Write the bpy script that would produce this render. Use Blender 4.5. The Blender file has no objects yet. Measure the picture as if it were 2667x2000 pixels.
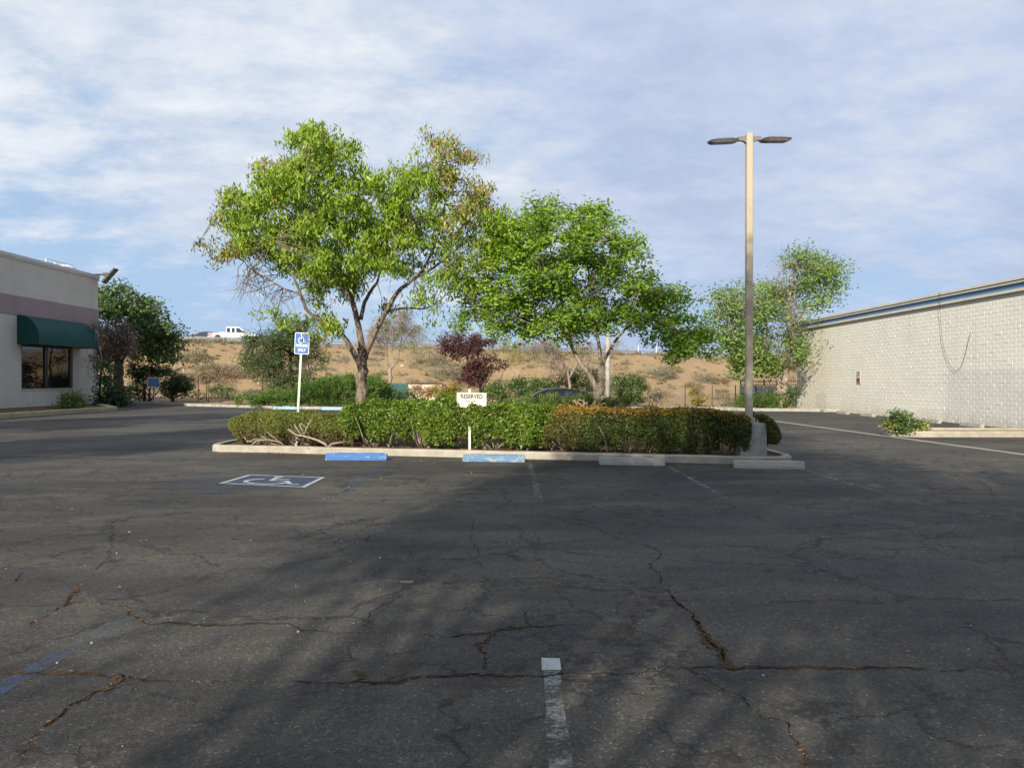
import bpy, math, random
import numpy as np
from mathutils import Vector, Matrix
S = bpy.context.scene
R = math.radians
# ------------------------------------------------------------------ camera
F, CX, HY, H = 2100.0, 1333.5, 992.0, 1.6          # focal length, centre and horizon of the photo in its pixels, eye height
cam = bpy.data.cameras.new('camera'); co = bpy.data.objects.new('camera', cam); S.collection.objects.link(co)
cam.sensor_width = 36; cam.lens = 36 * F / 2667; cam.clip_end = 5000; cam.clip_start = .05
co.location = (0, 0, H); co.rotation_euler = (R(90) - math.atan(8 / F), 0, 0)
S.camera = co
# ------------------------------------------------------------------ light
AZ, EL = R(19), R(23)                               # sun behind the camera, a little to the left
tosun = Vector((-math.sin(AZ) * math.cos(EL), -math.cos(AZ) * math.cos(EL), math.sin(EL)))
sl = bpy.data.lights.new('sun', 'SUN'); sl.energy = 5.0; sl.angle = R(0.6); sl.color = (1, .90, .74)
so = bpy.data.objects.new('sun', sl); S.collection.objects.link(so); so.rotation_euler = tosun.to_track_quat('Z', 'Y').to_euler()
W = bpy.data.worlds.new('World'); S.world = W; W.use_nodes = True
wn, wl = W.node_tree.nodes, W.node_tree.links
wn.clear()
def N(nodes, t, **kw):
    n = nodes.new(t)
    for k, v in kw.items():
        if k in n.inputs.keys() if not k.startswith('_') else False: n.inputs[k].default_value = v
        else: setattr(n, k.lstrip('_'), v)
    return n
def math_n(nodes, links, op, a, b=None, clamp=False):
    n = nodes.new('ShaderNodeMath'); n.operation = op; n.use_clamp = clamp
    for i, v in enumerate((a, b)):
        if v is None: continue
        if isinstance(v, (int, float)): n.inputs[i].default_value = v
        else: links.new(v, n.inputs[i])
    return n.outputs[0]
def ramp(nodes, links, fac, stops, interp='LINEAR'):
    n = nodes.new('ShaderNodeValToRGB'); n.color_ramp.interpolation = interp
    el = n.color_ramp.elements
    while len(el) < len(stops): el.new(.5)
    for e, (p, c) in zip(el, stops):
        e.position = p; e.color = (c, c, c, 1) if isinstance(c, (int, float)) else (*c, 1)
    links.new(fac, n.inputs[0]); return n.outputs[0]
def mixc(nodes, links, fac, a, b, mode='MIX'):
    n = nodes.new('ShaderNodeMix'); n.data_type = 'RGBA'; n.blend_type = mode
    for i, v in ((0, fac), (6, a), (7, b)):
        if isinstance(v, (int, float)): n.inputs[i].default_value = v
        elif isinstance(v, tuple): n.inputs[i].default_value = (*v, 1)
        else: links.new(v, n.inputs[i])
    return n.outputs[2]
sky = wn.new('ShaderNodeTexSky'); sky.sky_type = 'NISHITA'; sky.sun_disc = False; sky.sun_elevation = EL
sky.sun_rotation = R(180) + AZ; sky.dust_density = 1.6; sky.air_density = 1.1; sky.ozone_density = 1.4; sky.altitude = 800
tc = wn.new('ShaderNodeTexCoord'); sep = wn.new('ShaderNodeSeparateXYZ'); wl.new(tc.outputs['Generated'], sep.inputs[0])
zz = math_n(wn, wl, 'ADD', math_n(wn, wl, 'MAXIMUM', sep.outputs[2], 0.0), .26)
px_ = math_n(wn, wl, 'DIVIDE', sep.outputs[0], zz); py_ = math_n(wn, wl, 'DIVIDE', sep.outputs[1], zz)
cb = wn.new('ShaderNodeCombineXYZ'); wl.new(px_, cb.inputs[0]); wl.new(py_, cb.inputs[1])
def wnoise(scale, detail, rough, dist=0, off=(0, 0, 0), stretch=(1, 1, 1)):
    m = wn.new('ShaderNodeMapping'); m.inputs['Location'].default_value = off; m.inputs['Scale'].default_value = stretch
    m.inputs['Rotation'].default_value = (0, 0, R(-22))
    wl.new(cb.outputs[0], m.inputs[0])
    n = wn.new('ShaderNodeTexNoise'); n.inputs['Scale'].default_value = scale; n.inputs['Detail'].default_value = detail
    n.inputs['Roughness'].default_value = rough; n.inputs['Distortion'].default_value = dist; wl.new(m.outputs[0], n.inputs[0])
    return n.outputs[0]
n1 = wnoise(1.7, 12, .60, .15, (3.1, 1.7, 0), (.9, 1.1, 1))
n2 = wnoise(6.2, 10, .66, .1, (7.3, 2.2, 0), (.85, 1.15, 1))
n3 = wnoise(1.2, 8, .5, .2, (1.2, 9.4, 0))
cov = math_n(wn, wl, 'ADD', math_n(wn, wl, 'MULTIPLY', n1, .62), math_n(wn, wl, 'MULTIPLY', n2, .38))
# more cloud overhead and to the right, clearer low on the left
cov = math_n(wn, wl, 'ADD', cov, math_n(wn, wl, 'MULTIPLY', sep.outputs[0], .16))
cov = math_n(wn, wl, 'ADD', cov, ramp(wn, wl, sep.outputs[2], [(0, .40), (.12, .46), (.22, .60), (.42, .65)]))
cov = math_n(wn, wl, 'SUBTRACT', cov, .5)
cover = ramp(wn, wl, cov, [(.39, .12), (.47, .5), (.54, .82), (.66, 1.0)])
tone = math_n(wn, wl, 'ADD', math_n(wn, wl, 'MULTIPLY', n3, .56), math_n(wn, wl, 'MULTIPLY', n2, .44))
tone = math_n(wn, wl, 'SUBTRACT', tone, math_n(wn, wl, 'MULTIPLY', sep.outputs[0], .24))
ccol = ramp(wn, wl, tone, [(.34, (4.0, 4.7, 6.3)), (.45, (4.7, 5.4, 6.9)), (.53, (5.4, 6.0, 7.0)), (.62, (6.6, 6.95, 7.55)), (.72, (7.6, 7.75, 7.9))])
hz = ramp(wn, wl, sep.outputs[2], [(0, .9), (.15, .6), (.4, 0.0)])
blue = mixc(wn, wl, hz, sky.outputs[0], (3.9, 5.2, 6.9))
blue = mixc(wn, wl, .6, blue, (2.9, 4.5, 7.0))
skyc = mixc(wn, wl, cover, blue, ccol)
bg = wn.new('ShaderNodeBackground'); bg.inputs[1].default_value = .080; wl.new(skyc, bg.inputs[0])
wo = wn.new('ShaderNodeOutputWorld'); wl.new(bg.outputs[0], wo.inputs[0])
S.view_settings.view_transform = 'Standard'; S.view_settings.look = 'None'; S.view_settings.gamma = 1; S.view_settings.exposure = 0.61
S.view_settings.use_curve_mapping = False
S.render.engine = 'CYCLES'; S.cycles.max_bounces = 6; S.cycles.transparent_max_bounces = 8; S.cycles.use_denoising = True

# ------------------------------------------------------------------ helpers
def P(px, py, d): return np.array([(px - CX) / F * d, d, H - (py - HY) / F * d])
def G(px, py, z=0.0):
    d = (H - z) * F / (py - HY); return np.array([(px - CX) / F * d, d, z])
def tag(o, label=None, cat=None, group=None, kind=None):
    if label: o['label'] = label
    if cat: o['category'] = cat
    if group: o['group'] = group
    if kind: o['kind'] = kind
    return o
def empty(name, loc, label, cat, group=None, rz=0):
    o = bpy.data.objects.new(name, None); S.collection.objects.link(o); o.location = tuple(map(float, loc)); o.rotation_euler = (0, 0, rz)
    o.empty_display_size = .2
    return tag(o, label, cat, group)
ORG = {}
def mkobj(name, V, Fc, mats, parent=None, mi=None, smooth=False, local=False, origin=None):
    V = np.asarray(V, dtype=float)
    if not local:
        if parent is not None:
            o0 = parent.location if parent.parent is None else parent.parent.location
            V = V - np.array(o0)
        elif origin is not None: V = V - np.array(origin)
    me = bpy.data.meshes.new(name)
    if isinstance(Fc, np.ndarray):
        n, k = Fc.shape
        me.vertices.add(len(V)); me.vertices.foreach_set('co', V.astype(np.float32).ravel())
        me.loops.add(n * k); me.loops.foreach_set('vertex_index', Fc.astype(np.int32).ravel())
        me.polygons.add(n); me.polygons.foreach_set('loop_start', np.arange(0, n * k, k, dtype=np.int32))
        me.polygons.foreach_set('loop_total', np.full(n, k, dtype=np.int32))
        me.update(calc_edges=True); me.validate()
    else:
        me.from_pydata([tuple(v) for v in V], [], [tuple(f) for f in Fc]); me.update()
    for m in (mats if isinstance(mats, (list, tuple)) else [mats]): me.materials.append(m)
    if mi is not None: me.polygons.foreach_set('material_index', np.asarray(mi, dtype=np.int32))
    if smooth: me.polygons.foreach_set('use_smooth', np.ones(len(me.polygons), dtype=bool))
    o = bpy.data.objects.new(name, me); S.collection.objects.link(o)
    if parent is not None:
        o.parent = parent
    elif origin is not None: o.location = tuple(map(float, origin))
    return o
class MB:
    def __init__(s): s.v = []; s.f = []; s.m = []; s.cur = 0
    def add(s, V, Fc):
        b = len(s.v); s.v += [tuple(map(float, v)) for v in V]; s.f += [tuple(i + b for i in f) for f in Fc]; s.m += [s.cur] * len(Fc)
    def box(s, a, b, M=None):
        x0, y0, z0 = a; x1, y1, z1 = b
        V = [(x0,y0,z0),(x1,y0,z0),(x1,y1,z0),(x0,y1,z0),(x0,y0,z1),(x1,y0,z1),(x1,y1,z1),(x0,y1,z1)]
        if M is not None: V = [M @ Vector(v) for v in V]
        s.add(V, [(0,3,2,1),(4,5,6,7),(0,1,5,4),(1,2,6,5),(2,3,7,6),(3,0,4,7)])
    def prism(s, prof, axis, a, b, M=None):
        """prof: 2-D points (counter-clockwise) in the plane across axis, extruded from a to b"""
        n = len(prof)
        def mk(p, t): return {0: (t, p[0], p[1]), 1: (p[0], t, p[1]), 2: (p[0], p[1], t)}[axis]
        V = [mk(p, a) for p in prof] + [mk(p, b) for p in prof]
        if M is not None: V = [M @ Vector(v) for v in V]
        s.add(V, [tuple(range(n)), tuple(range(2*n-1, n-1, -1))] + [(i, i+n, (i+1)%n+n, (i+1)%n) for i in range(n)])
    def tube(s, pts, rad, n=8, cap=True, wob=0, rng=None):
        pts = [Vector(map(float, p)) for p in pts]; m = len(pts)
        if isinstance(rad, (int, float)): rad = [rad] * m
        V = []
        ref = None
        for i, p in enumerate(pts):
            t = (pts[min(i+1, m-1)] - pts[max(i-1, 0)])
            if t.length < 1e-9: t = Vector((0,0,1))
            t.normalize()
            if ref is None: ref = t.orthogonal().normalized()
            ref = (ref - t * ref.dot(t))
            if ref.length < 1e-6: ref = t.orthogonal()
            ref.normalize(); bi = t.cross(ref)
            for k in range(n):
                a = 2 * math.pi * k / n; r = rad[i] * (1 + (wob * (rng.rand() - .5) * 2 if rng is not None else 0))
                V.append(p + (ref * math.cos(a) + bi * math.sin(a)) * r)
        Fc = [(i*n+k, i*n+(k+1)%n, (i+1)*n+(k+1)%n, (i+1)*n+k) for i in range(m-1) for k in range(n)]
        if cap: Fc += [tuple(range(n-1, -1, -1)), tuple(range((m-1)*n, m*n))]
        s.add(V, Fc)
    def build(s, name, mats, parent=None, smooth=False, local=False, origin=None):
        return mkobj(name, s.v, s.f, mats, parent, s.m if isinstance(mats, (list, tuple)) else None, smooth, local, origin)

# ------------------------------------------------------------------ materials
def newmat(name):
    m = bpy.data.materials.new(name); m.use_nodes = True; m.node_tree.nodes.clear()
    return m, m.node_tree.nodes, m.node_tree.links
def noise(n, l, scale, detail=4, rough=.55, vec=None, dist=0, out=0):
    t = n.new('ShaderNodeTexNoise'); t.inputs['Scale'].default_value = scale; t.inputs['Detail'].default_value = detail
    t.inputs['Roughness'].default_value = rough; t.inputs['Distortion'].default_value = dist
    if vec is not None: l.new(vec, t.inputs[0])
    return t.outputs[out]
def pos(n, l, scale=(1,1,1), rot=(0,0,0), obj=False):
    if obj: src = n.new('ShaderNodeTexCoord').outputs['Object']
    else: src = n.new('ShaderNodeNewGeometry').outputs['Position']
    m = n.new('ShaderNodeMapping'); m.inputs['Scale'].default_value = scale; m.inputs['Rotation'].default_value = rot
    l.new(src, m.inputs[0]); return m.outputs[0]
def finish(m, n, l, col, rough=.8, bump=None, bstr=.3, bdist=.01, metal=0, spec=.4, alpha=None, trans=0):
    p = n.new('ShaderNodeBsdfPrincipled'); p.inputs['Metallic'].default_value = metal; p.inputs['Specular IOR Level'].default_value = spec
    if isinstance(col, tuple): p.inputs['Base Color'].default_value = (*col, 1)
    else: l.new(col, p.inputs['Base Color'])
    if isinstance(rough, (int, float)): p.inputs['Roughness'].default_value = rough
    else: l.new(rough, p.inputs['Roughness'])
    if bump is not None:
        b = n.new('ShaderNodeBump'); b.inputs['Strength'].default_value = bstr; b.inputs['Distance'].default_value = bdist
        l.new(bump, b.inputs['Height']); l.new(b.outputs[0], p.inputs['Normal'])
    out = n.new('ShaderNodeOutputMaterial'); sh = p.outputs[0]
    if alpha is not None:
        t = n.new('ShaderNodeBsdfTransparent'); x = n.new('ShaderNodeMixShader'); l.new(alpha, x.inputs[0]); l.new(t.outputs[0], x.inputs[1]); l.new(sh, x.inputs[2]); sh = x.outputs[0]
    l.new(sh, out.inputs[0]); return m
def simple(name, c1, c2=None, scale=6, rough=.7, bstr=.15, metal=0, spec=.4, bscale=40, sc=(1,1,1)):
    m, n, l = newmat(name); v = pos(n, l, sc)
    c2 = c2 or tuple(x * .8 for x in c1)
    col = mixc(n, l, ramp(n, l, noise(n, l, scale, 6, .6, v), [(.35, 0.), (.65, 1.)]), c1, c2)
    return finish(m, n, l, col, rough, noise(n, l, bscale, 4, .6, v), bstr, .004, metal, spec)
def leafmat(name, cols, alt=None, ascale=.9, lo=.52, hi=.62, transl=.35, rough=.45):
    m, n, l = newmat(name); g = n.new('ShaderNodeNewGeometry')
    k = len(cols)
    c = ramp(n, l, g.outputs['Random Per Island'], [(i / max(k-1, 1), cc) for i, cc in enumerate(cols)])
    if alt:
        c2 = ramp(n, l, g.outputs['Random Per Island'], [(i / max(len(alt)-1, 1), cc) for i, cc in enumerate(alt)])
        f = math_n(n, l, 'ADD', noise(n, l, ascale, 3, .6, g.outputs['Position']), math_n(n, l, 'MULTIPLY', g.outputs['Random Per Island'], .16))
        c = mixc(n, l, ramp(n, l, math_n(n, l, 'SUBTRACT', f, .08), [(lo, 0.), (hi, 1.)]), c, c2)
    p = n.new('ShaderNodeBsdfPrincipled'); l.new(c, p.inputs['Base Color']); p.inputs['Roughness'].default_value = rough; p.inputs['Specular IOR Level'].default_value = .35
    t = n.new('ShaderNodeBsdfTranslucent'); tcx = mixc(n, l, 1.0, c, (1.15, 1.25, .45), 'MULTIPLY'); l.new(tcx, t.inputs[0])
    x = n.new('ShaderNodeMixShader'); x.inputs[0].default_value = transl; l.new(p.outputs[0], x.inputs[1]); l.new(t.outputs[0], x.inputs[2])
    o = n.new('ShaderNodeOutputMaterial'); l.new(x.outputs[0], o.inputs[0]); return m
def barkmat(name, c1, c2, s=14):
    m, n, l = newmat(name); v = pos(n, l, (1, 1, .22))
    f = noise(n, l, s, 8, .68, v, .4)
    col = mixc(n, l, ramp(n, l, f, [(.38, 0.), (.62, 1.)]), c1, c2)
    return finish(m, n, l, col, .92, f, .9, .03, spec=.15)

# asphalt
def asphalt_mat():
    m, n, l = newmat('asphalt'); v = pos(n, l)
    big = noise(n, l, .16, 5, .6, v, .6); mid = noise(n, l, .9, 6, .62, pos(n, l, (.6, 1.25, 1)), .5)
    c = mixc(n, l, ramp(n, l, big, [(.38, 0.), (.64, 1.)]), (.039, .038, .036), (.070, .0655, .057))
    c = mixc(n, l, ramp(n, l, mid, [(.42, 0.), (.72, .75)]), c, (.112, .100, .080))
    # tyre-dark and sealed patches
    c = mixc(n, l, ramp(n, l, noise(n, l, .33, 3, .5, pos(n, l, (.5, 1.5, 1)), .8), [(.50, 0.), (.60, .55)]), c, (.024, .024, .025))
    # aggregate
    vo = n.new('ShaderNodeTexVoronoi'); vo.inputs['Scale'].default_value = 95; l.new(v, vo.inputs[0])
    rnd = ramp(n, l, vo.outputs['Color'], [(.0, .40), (.40, .80), (.80, 1.2), (.90, 2.2), (1., 3.8)])
    c = mixc(n, l, .85, c, rnd, 'MULTIPLY')
    fine = noise(n, l, 160, 3, .7, v)
    c = mixc(n, l, .5, c, ramp(n, l, fine, [(.3, .5), (.7, 1.5)]), 'MULTIPLY')
    # fine web of cracks
    wv = n.new('ShaderNodeVectorMath'); wv.operation = 'ADD'
    nz = n.new('ShaderNodeTexNoise'); nz.inputs['Scale'].default_value = 1.7; nz.inputs['Detail'].default_value = 7; nz.inputs['Roughness'].default_value = .68; l.new(v, nz.inputs[0])
    sc = n.new('ShaderNodeVectorMath'); sc.operation = 'SCALE'; sc.inputs['Scale'].default_value = .85; l.new(nz.outputs['Color'], sc.inputs[0])
    l.new(v, wv.inputs[0]); l.new(sc.outputs[0], wv.inputs[1])
    def web(scale, w, mscale, lo, hi):
        x = n.new('ShaderNodeTexVoronoi'); x.feature = 'DISTANCE_TO_EDGE'; x.inputs['Scale'].default_value = scale; l.new(wv.outputs[0], x.inputs[0])
        e = ramp(n, l, x.outputs[0], [(0, 1.), (w, 0.)])
        mk = ramp(n, l, noise(n, l, mscale, 4, .6, v), [(lo, 0.), (hi, 1.)])
        return math_n(n, l, 'MULTIPLY', e, mk)
    w1 = web(.62, .020, .45, .38, .47); w2 = web(1.7, .036, .30, .46, .54)
    cr = math_n(n, l, 'MAXIMUM', w1, w2)
    # dirt in the cracks
    dirt = ramp(n, l, noise(n, l, 2.2, 4, .6, v), [(.52, 0.), (.62, 1.)])
    ccol = mixc(n, l, dirt, (.012, .011, .011), (.085, .060, .038))
    c = mixc(n, l, math_n(n, l, 'MULTIPLY', cr, .85), c, ccol)
    # larger worn aggregate, oil drips
    v3 = n.new('ShaderNodeTexVoronoi'); v3.inputs['Scale'].default_value = 34; l.new(v, v3.inputs[0])
    c = mixc(n, l, .5, c, ramp(n, l, v3.outputs['Color'], [(.0, .7), (.7, 1.1), (1., 1.7)]), 'MULTIPLY')
    v4 = n.new('ShaderNodeTexVoronoi'); v4.inputs['Scale'].default_value = .8; v4.inputs['Randomness'].default_value = 1; l.new(wv.outputs[0], v4.inputs[0])
    c = mixc(n, l, ramp(n, l, v4.outputs['Distance'], [(.06, .55), (.17, 0.)]), c, (.022, .021, .021))
    h = math_n(n, l, 'SUBTRACT', math_n(n, l, 'ADD', math_n(n, l, 'MULTIPLY', vo.outputs['Distance'], -.5), fine), math_n(n, l, 'MULTIPLY', cr, 1.5))
    return finish(m, n, l, c, .82, h, .55, .006, spec=.3)
M_asph = asphalt_mat()
def dirt_mat(name, c1, c2, c3, s=.5):
    m, n, l = newmat(name); v = pos(n, l)
    a = noise(n, l, s, 7, .62, v, .4); b = noise(n, l, s * 6, 7, .68, v); c_ = noise(n, l, s*60, 5, .7, v)
    c = mixc(n, l, ramp(n, l, a, [(.38, 0.), (.62, 1.)]), c1, c2)
    c = mixc(n, l, ramp(n, l, b, [(.44, 0.), (.60, .9)]), c, c3)
    c = mixc(n, l, .6, c, ramp(n, l, c_, [(.3, .6), (.7, 1.4)]), 'MULTIPLY')
    return finish(m, n, l, c, .95, b, .8, .15, spec=.1)
M_dirt = dirt_mat('embankment_dirt', (0.336, 0.2142, 0.105), (0.3612, 0.2646, 0.1554), (0.2352, 0.189, 0.1176))
M_sand = dirt_mat('sand', (0.42, 0.3192, 0.21), (0.3528, 0.2604, 0.168), (0.3024, 0.2352, 0.1596), 1.2)
M_mulch = dirt_mat('mulch', (.16, .10, .06), (.10, .065, .04), (.24, .15, .08), 3)
M_conc = simple('kerb_concrete', (0.3528, 0.3276, 0.2688), (0.252, 0.231, 0.189), 3, .85, .35)
M_conc2 = simple('grey_concrete', (0.3528, 0.3444, 0.3108), (0.2268, 0.2184, 0.1932), 4, .85, .4)
M_ribbon = simple('concrete_ribbon', (0.3024, 0.2772, 0.2352), (0.21, 0.1974, 0.168), 2, .85, .3)
M_yk = simple('yellowed_kerb', (0.42, 0.3528, 0.2016), (0.2772, 0.2352, 0.1428), 1.5, .85, .3)
def paint(name, col, base=(.05,.05,.05), lo=.45, hi=.6, s=7, alpha_max=1.0):
    m, n, l = newmat(name); v = pos(n, l)
    f = math_n(n, l, 'ADD', math_n(n, l, 'MULTIPLY', noise(n, l, s, 8, .7, v), .6), math_n(n, l, 'MULTIPLY', noise(n, l, s*9, 5, .7, v), .4))
    a = ramp(n, l, f, [(lo, 0.), (hi, alpha_max)])
    return finish(m, n, l, col, .75, noise(n, l, 130, 3, .7, v), .4, .004, alpha=a)
M_pwhite = paint('worn_white_paint', (0.3528, 0.3528, 0.336), lo=.49, hi=.64, alpha_max=.85)
M_pfaint = paint('faint_white_paint', (.34, .34, .33), lo=.49, hi=.68, alpha_max=.8)
M_pnear = paint('worn_stall_paint', (.38, .39, .38), lo=.46, hi=.62, s=5, alpha_max=.8)
M_pblue = paint('worn_blue_paint', (.045, .09, .20), lo=.40, hi=.64, alpha_max=.62)
M_pwash = paint('faded_blue_wash', (.08, .13, .18), lo=.44, hi=.70, s=1.6, alpha_max=.38)
M_pnavy = paint('navy_paint', (.038, .055, .095), lo=.26, hi=.48, alpha_max=.92)
M_pw2 = paint('symbol_white_paint', (.44, .46, .48), lo=.34, hi=.52, alpha_max=.9)
def chipped(name, c1, c2, lo=.55, hi=.6, s=6):
    m, n, l = newmat(name); v = pos(n, l, (1,1,1.6))
    f = noise(n, l, s, 9, .72, v, .3)
    c = mixc(n, l, ramp(n, l, f, [(lo, 0.), (hi, 1.)]), c1, c2)
    c = mixc(n, l, .5, c, ramp(n, l, noise(n, l, s*7, 4, .7, v), [(.3, .7), (.7, 1.25)]), 'MULTIPLY')
    return finish(m, n, l, c, .7, f, .4, .01)
M_stopblue = chipped('chipped_blue', (0.03213, 0.1214, 0.3284), (0.3713, 0.4141, 0.4712), .60, .66)
M_stoplt = chipped('worn_light_blue', (0.07862, 0.1633, 0.2782), (0.2419, 0.2722, 0.2782), .5, .60)
M_stopgrey = chipped('stained_concrete', (0.3192, 0.3108, 0.2772), (0.168, 0.1554, 0.126), .56, .72, 3)
M_stopcyan = chipped('pale_blue_paint', (0.2428, 0.4141, 0.5712), (0.3927, 0.4427, 0.4427), .60, .72)

# ------------------------------------------------------------------ ground
mb = MB(); mb.add([(-2500,-2500,-.06),(2500,-2500,-.06),(2500,2500,-.06),(-2500,2500,-.06)], [(0,1,2,3)])
tag(mb.build('ground', M_sand), kind='structure')
KL = [(-70,60),(-34,60),(-27.4,58),(-22.4,52.5),(-17.7,49.4),(-14.1,46.7),(-9,44.4),(0,44.2),(9.8,44.8),(11.2,44.2),(12.2,43.0),(13.6,42.4),(15.2,42.2),(16.9,41.4),(70,41.2)]
def kline(x): return float(np.interp(x, [p[0] for p in KL], [p[1] for p in KL]))
V = [(x, y, 0) for x, y in KL] + [(70,-70,0),(-70,-70,0)]
mb = MB(); mb.add(V, [tuple(range(len(V)-1, -1, -1))]); tag(mb.build('parking_lot', M_asph), kind='structure')
def yc(x): return 97 + .3 * (np.clip(x, -160, 160) + 41)
def zc(x): return 6.2 - .0185 * (np.clip(x, -160, 160) + 41)
rs = np.random.RandomState(4)
_ph = rs.rand(12, 3) * 6.28
def vnoise(x, y):
    z = 0
    for i in range(12):
        k = .12 * 1.33 ** i; a = _ph[i, 0]
        z = z + np.sin((x * math.cos(a) + y * math.sin(a)) * k * 2.2 + _ph[i, 1]) / (1 + i * .55)
    return z
def hill(x, y):
    c = yc(x); t = np.clip((y - (c - 27)) / 26.0, 0, 1); s = t * t * (3 - 2 * t) * .5 + t * .5
    return .10 + zc(x) * s + vnoise(x, y) * (.05 + .19 * s * (1 - t) * 2)
xs = np.linspace(-150, 150, 420); vs = np.concatenate([np.linspace(0, 1, 110), np.linspace(1, 6, 24)[1:]])
X = np.repeat(xs[:, None], len(vs), 1); k0 = np.array([kline(x) + .05 for x in xs])[:, None]
Y = k0 + (yc(X) + 1.5 - k0) * vs[None, :]
Z = hill(X, Y)
idx = np.arange(X.size).reshape(X.shape)
Fq = np.stack([idx[:-1,:-1], idx[1:,:-1], idx[1:,1:], idx[:-1,1:]], -1).reshape(-1, 4)
tag(mkobj('embankment', np.stack([X, Y, Z], -1).reshape(-1, 3), Fq, M_dirt, smooth=True), kind='structure')
mb = MB(); xr = np.linspace(-150, 150, 61)
for a, b in zip(xr[:-1], xr[1:]):
    mb.add([(a, yc(a)+1.5, zc(a)+.42), (b, yc(b)+1.5, zc(b)+.42), (b, yc(b)+16, zc(b)+.42), (a, yc(a)+16, zc(a)+.42)], [(0,1,2,3)])
tag(mb.build('highway', M_asph), kind='structure')

mb = MB()
for a, b in zip(xr[:-1], xr[1:]):
    mb.add([(a, yc(a)-.5, hill(a, yc(a)-.5)-.15), (b, yc(b)-.5, hill(b, yc(b)-.5)-.15), (b, yc(b)+1.6, zc(b)+.425), (a, yc(a)+1.6, zc(a)+.425)], [(0,1,2,3)])
    mb.add([(a, yc(a)+15.9, zc(a)+.425), (b, yc(b)+15.9, zc(b)+.425), (b, yc(b)+19, zc(b)), (a, yc(a)+19, zc(a))], [(0,1,2,3)])
tag(mb.build('road_shoulder', M_sand), kind='structure')

def offset_poly(pts, w):
    pts = [Vector(p) for p in pts]; out = []
    for i, p in enumerate(pts):
        a = pts[max(i-1, 0)]; b = pts[min(i+1, len(pts)-1)]; t = (b - a).normalized(); nrm = Vector((-t.y, t.x))
        out.append(p + nrm * w)
    return out
def kerb(name, pts, w=.16, h=.15, mat=M_conc, closed=False, joints=2.4, seed=1):
    """pts: 2-D bottom outer line; the kerb lies on its left"""
    rg = np.random.RandomState(seed)
    P2 = [Vector(p) for p in pts]
    if closed: P2 = P2 + [P2[0], P2[1]]
    # resample
    res = []
    for a, b in zip(P2[:-1], P2[1:]):
        k = max(1, int((b - a).length / .4)); res += [a.lerp(b, i / k) for i in range(k)]
    res.append(P2[-1])
    if closed: res = res[:-max(1, int((P2[-1]-P2[-2]).length/.4))]
    inner = offset_poly(res, w); lip = offset_poly(res, .025)
    V = []; Fc = []
    for i, (o, l_, n_) in enumerate(zip(res, lip, inner)):
        j = (rg.rand() - .5) * .012
        V += [(o.x, o.y, -.01), (o.x, o.y, h - .03 + j), (l_.x, l_.y, h + j), (n_.x, n_.y, h + j), (n_.x, n_.y, -.01)]
    for i in range(len(res) - 1):
        for k in range(4): Fc.append((i*5+k, (i+1)*5+k, (i+1)*5+k+1, i*5+k+1))
    m = len(res) - 1
    Fc += [(0, 1, 2, 3, 4), (m*5+4, m*5+3, m*5+2, m*5+1, m*5)]
    mb = MB(); mb.add(V, Fc); return tag(mb.build(name, mat), kind='structure')
# island outline (counter-clockwise from the front left)
def fy(x): return 18.16 - .251 * (x + 6.23)
isl = [(-6.55, 18.16), (-6.23, fy(-6.23)), (-2.2, fy(-2.2)), (1.5, fy(1.5)), (4.6, fy(4.6)), (5.15, 15.42), (5.42, 15.62), (5.5, 15.95), (5.5, 22.0), (4.8, 22.9), (-6.0, 23.2), (-6.7, 22.6), (-6.92, 21.8), (-6.92, 18.7), (-6.82, 18.35)]
kerb('island_kerb', isl, closed=True, seed=3)
inn = offset_poly(isl, .12)
mb = MB(); mb.add([(p.x, p.y, .11) for p in inn], [tuple(range(len(inn)))]); tag(mb.build('planting_soil', M_mulch), kind='structure')
kerb('far_kerb', [(p[0], p[1]) for p in KL[1:]], w=.18, h=.16, mat=M_conc2, seed=5)
bk = [(-21.9, 12), (-21.9, 30), (-21.7, 41), (-21.5, 43.6), (-21.8, 44.5), (-22.6, 45.6), (-25, 49.5), (-27.3, 54.5)]
kerb('building_kerb', bk, w=.45, h=.2, mat=M_yk, seed=6)
mb = MB(); mb.add([(x-.4, y, .12) for x, y in bk] + [(-27.55, 54.5, .12), (-27.55, 12, .12)], [tuple(range(len(bk)+2))]); tag(mb.build('soil', M_mulch), kind='structure')
# concrete ribbon through the asphalt on the right, low kerbed island beside the wall
def strip(name, pts, w, mat, z=.004, kind='structure', jit=0, seed=0, parent=None):
    rg = np.random.RandomState(seed); P2 = [Vector(p[:2]) for p in pts]
    res = []
    for a, b in zip(P2[:-1], P2[1:]):
        k = max(1, int((b-a).length / .25)); res += [a.lerp(b, i/k) for i in range(k)]
    res.append(P2[-1]); L = offset_poly(res, w/2); Rr = offset_poly(res, -w/2); V = []
    for a, b in zip(L, Rr): j = (rg.rand(2)-.5)*jit; V += [(a.x+j[0], a.y, z), (b.x+j[1], b.y, z)]
    mb = MB(); mb.add(V, [(2*i, 2*i+1, 2*i+3, 2*i+2) for i in range(len(res)-1)])
    return tag(mb.build(name, mat), kind=kind)
strip('concrete_ribbon', [(10.35, 36.5), (10.5, 31), (10.75, 25), (11.1, 18), (11.4, 8)], .24, M_ribbon, jit=.02)
ri = [(11.4, 22.9), (16.6, 22.9), (16.6, 24.6), (11.6, 24.6), (11.1, 24.2), (11.0, 23.4)]
kerb('side_kerb', ri, closed=True, w=.16, h=.17, seed=9)
mb = MB(); mb.add([(p.x, p.y, .12) for p in offset_poly(ri, .12)], [tuple(range(len(ri)))]); tag(mb.build('side_soil', M_sand), kind='structure')

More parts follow.
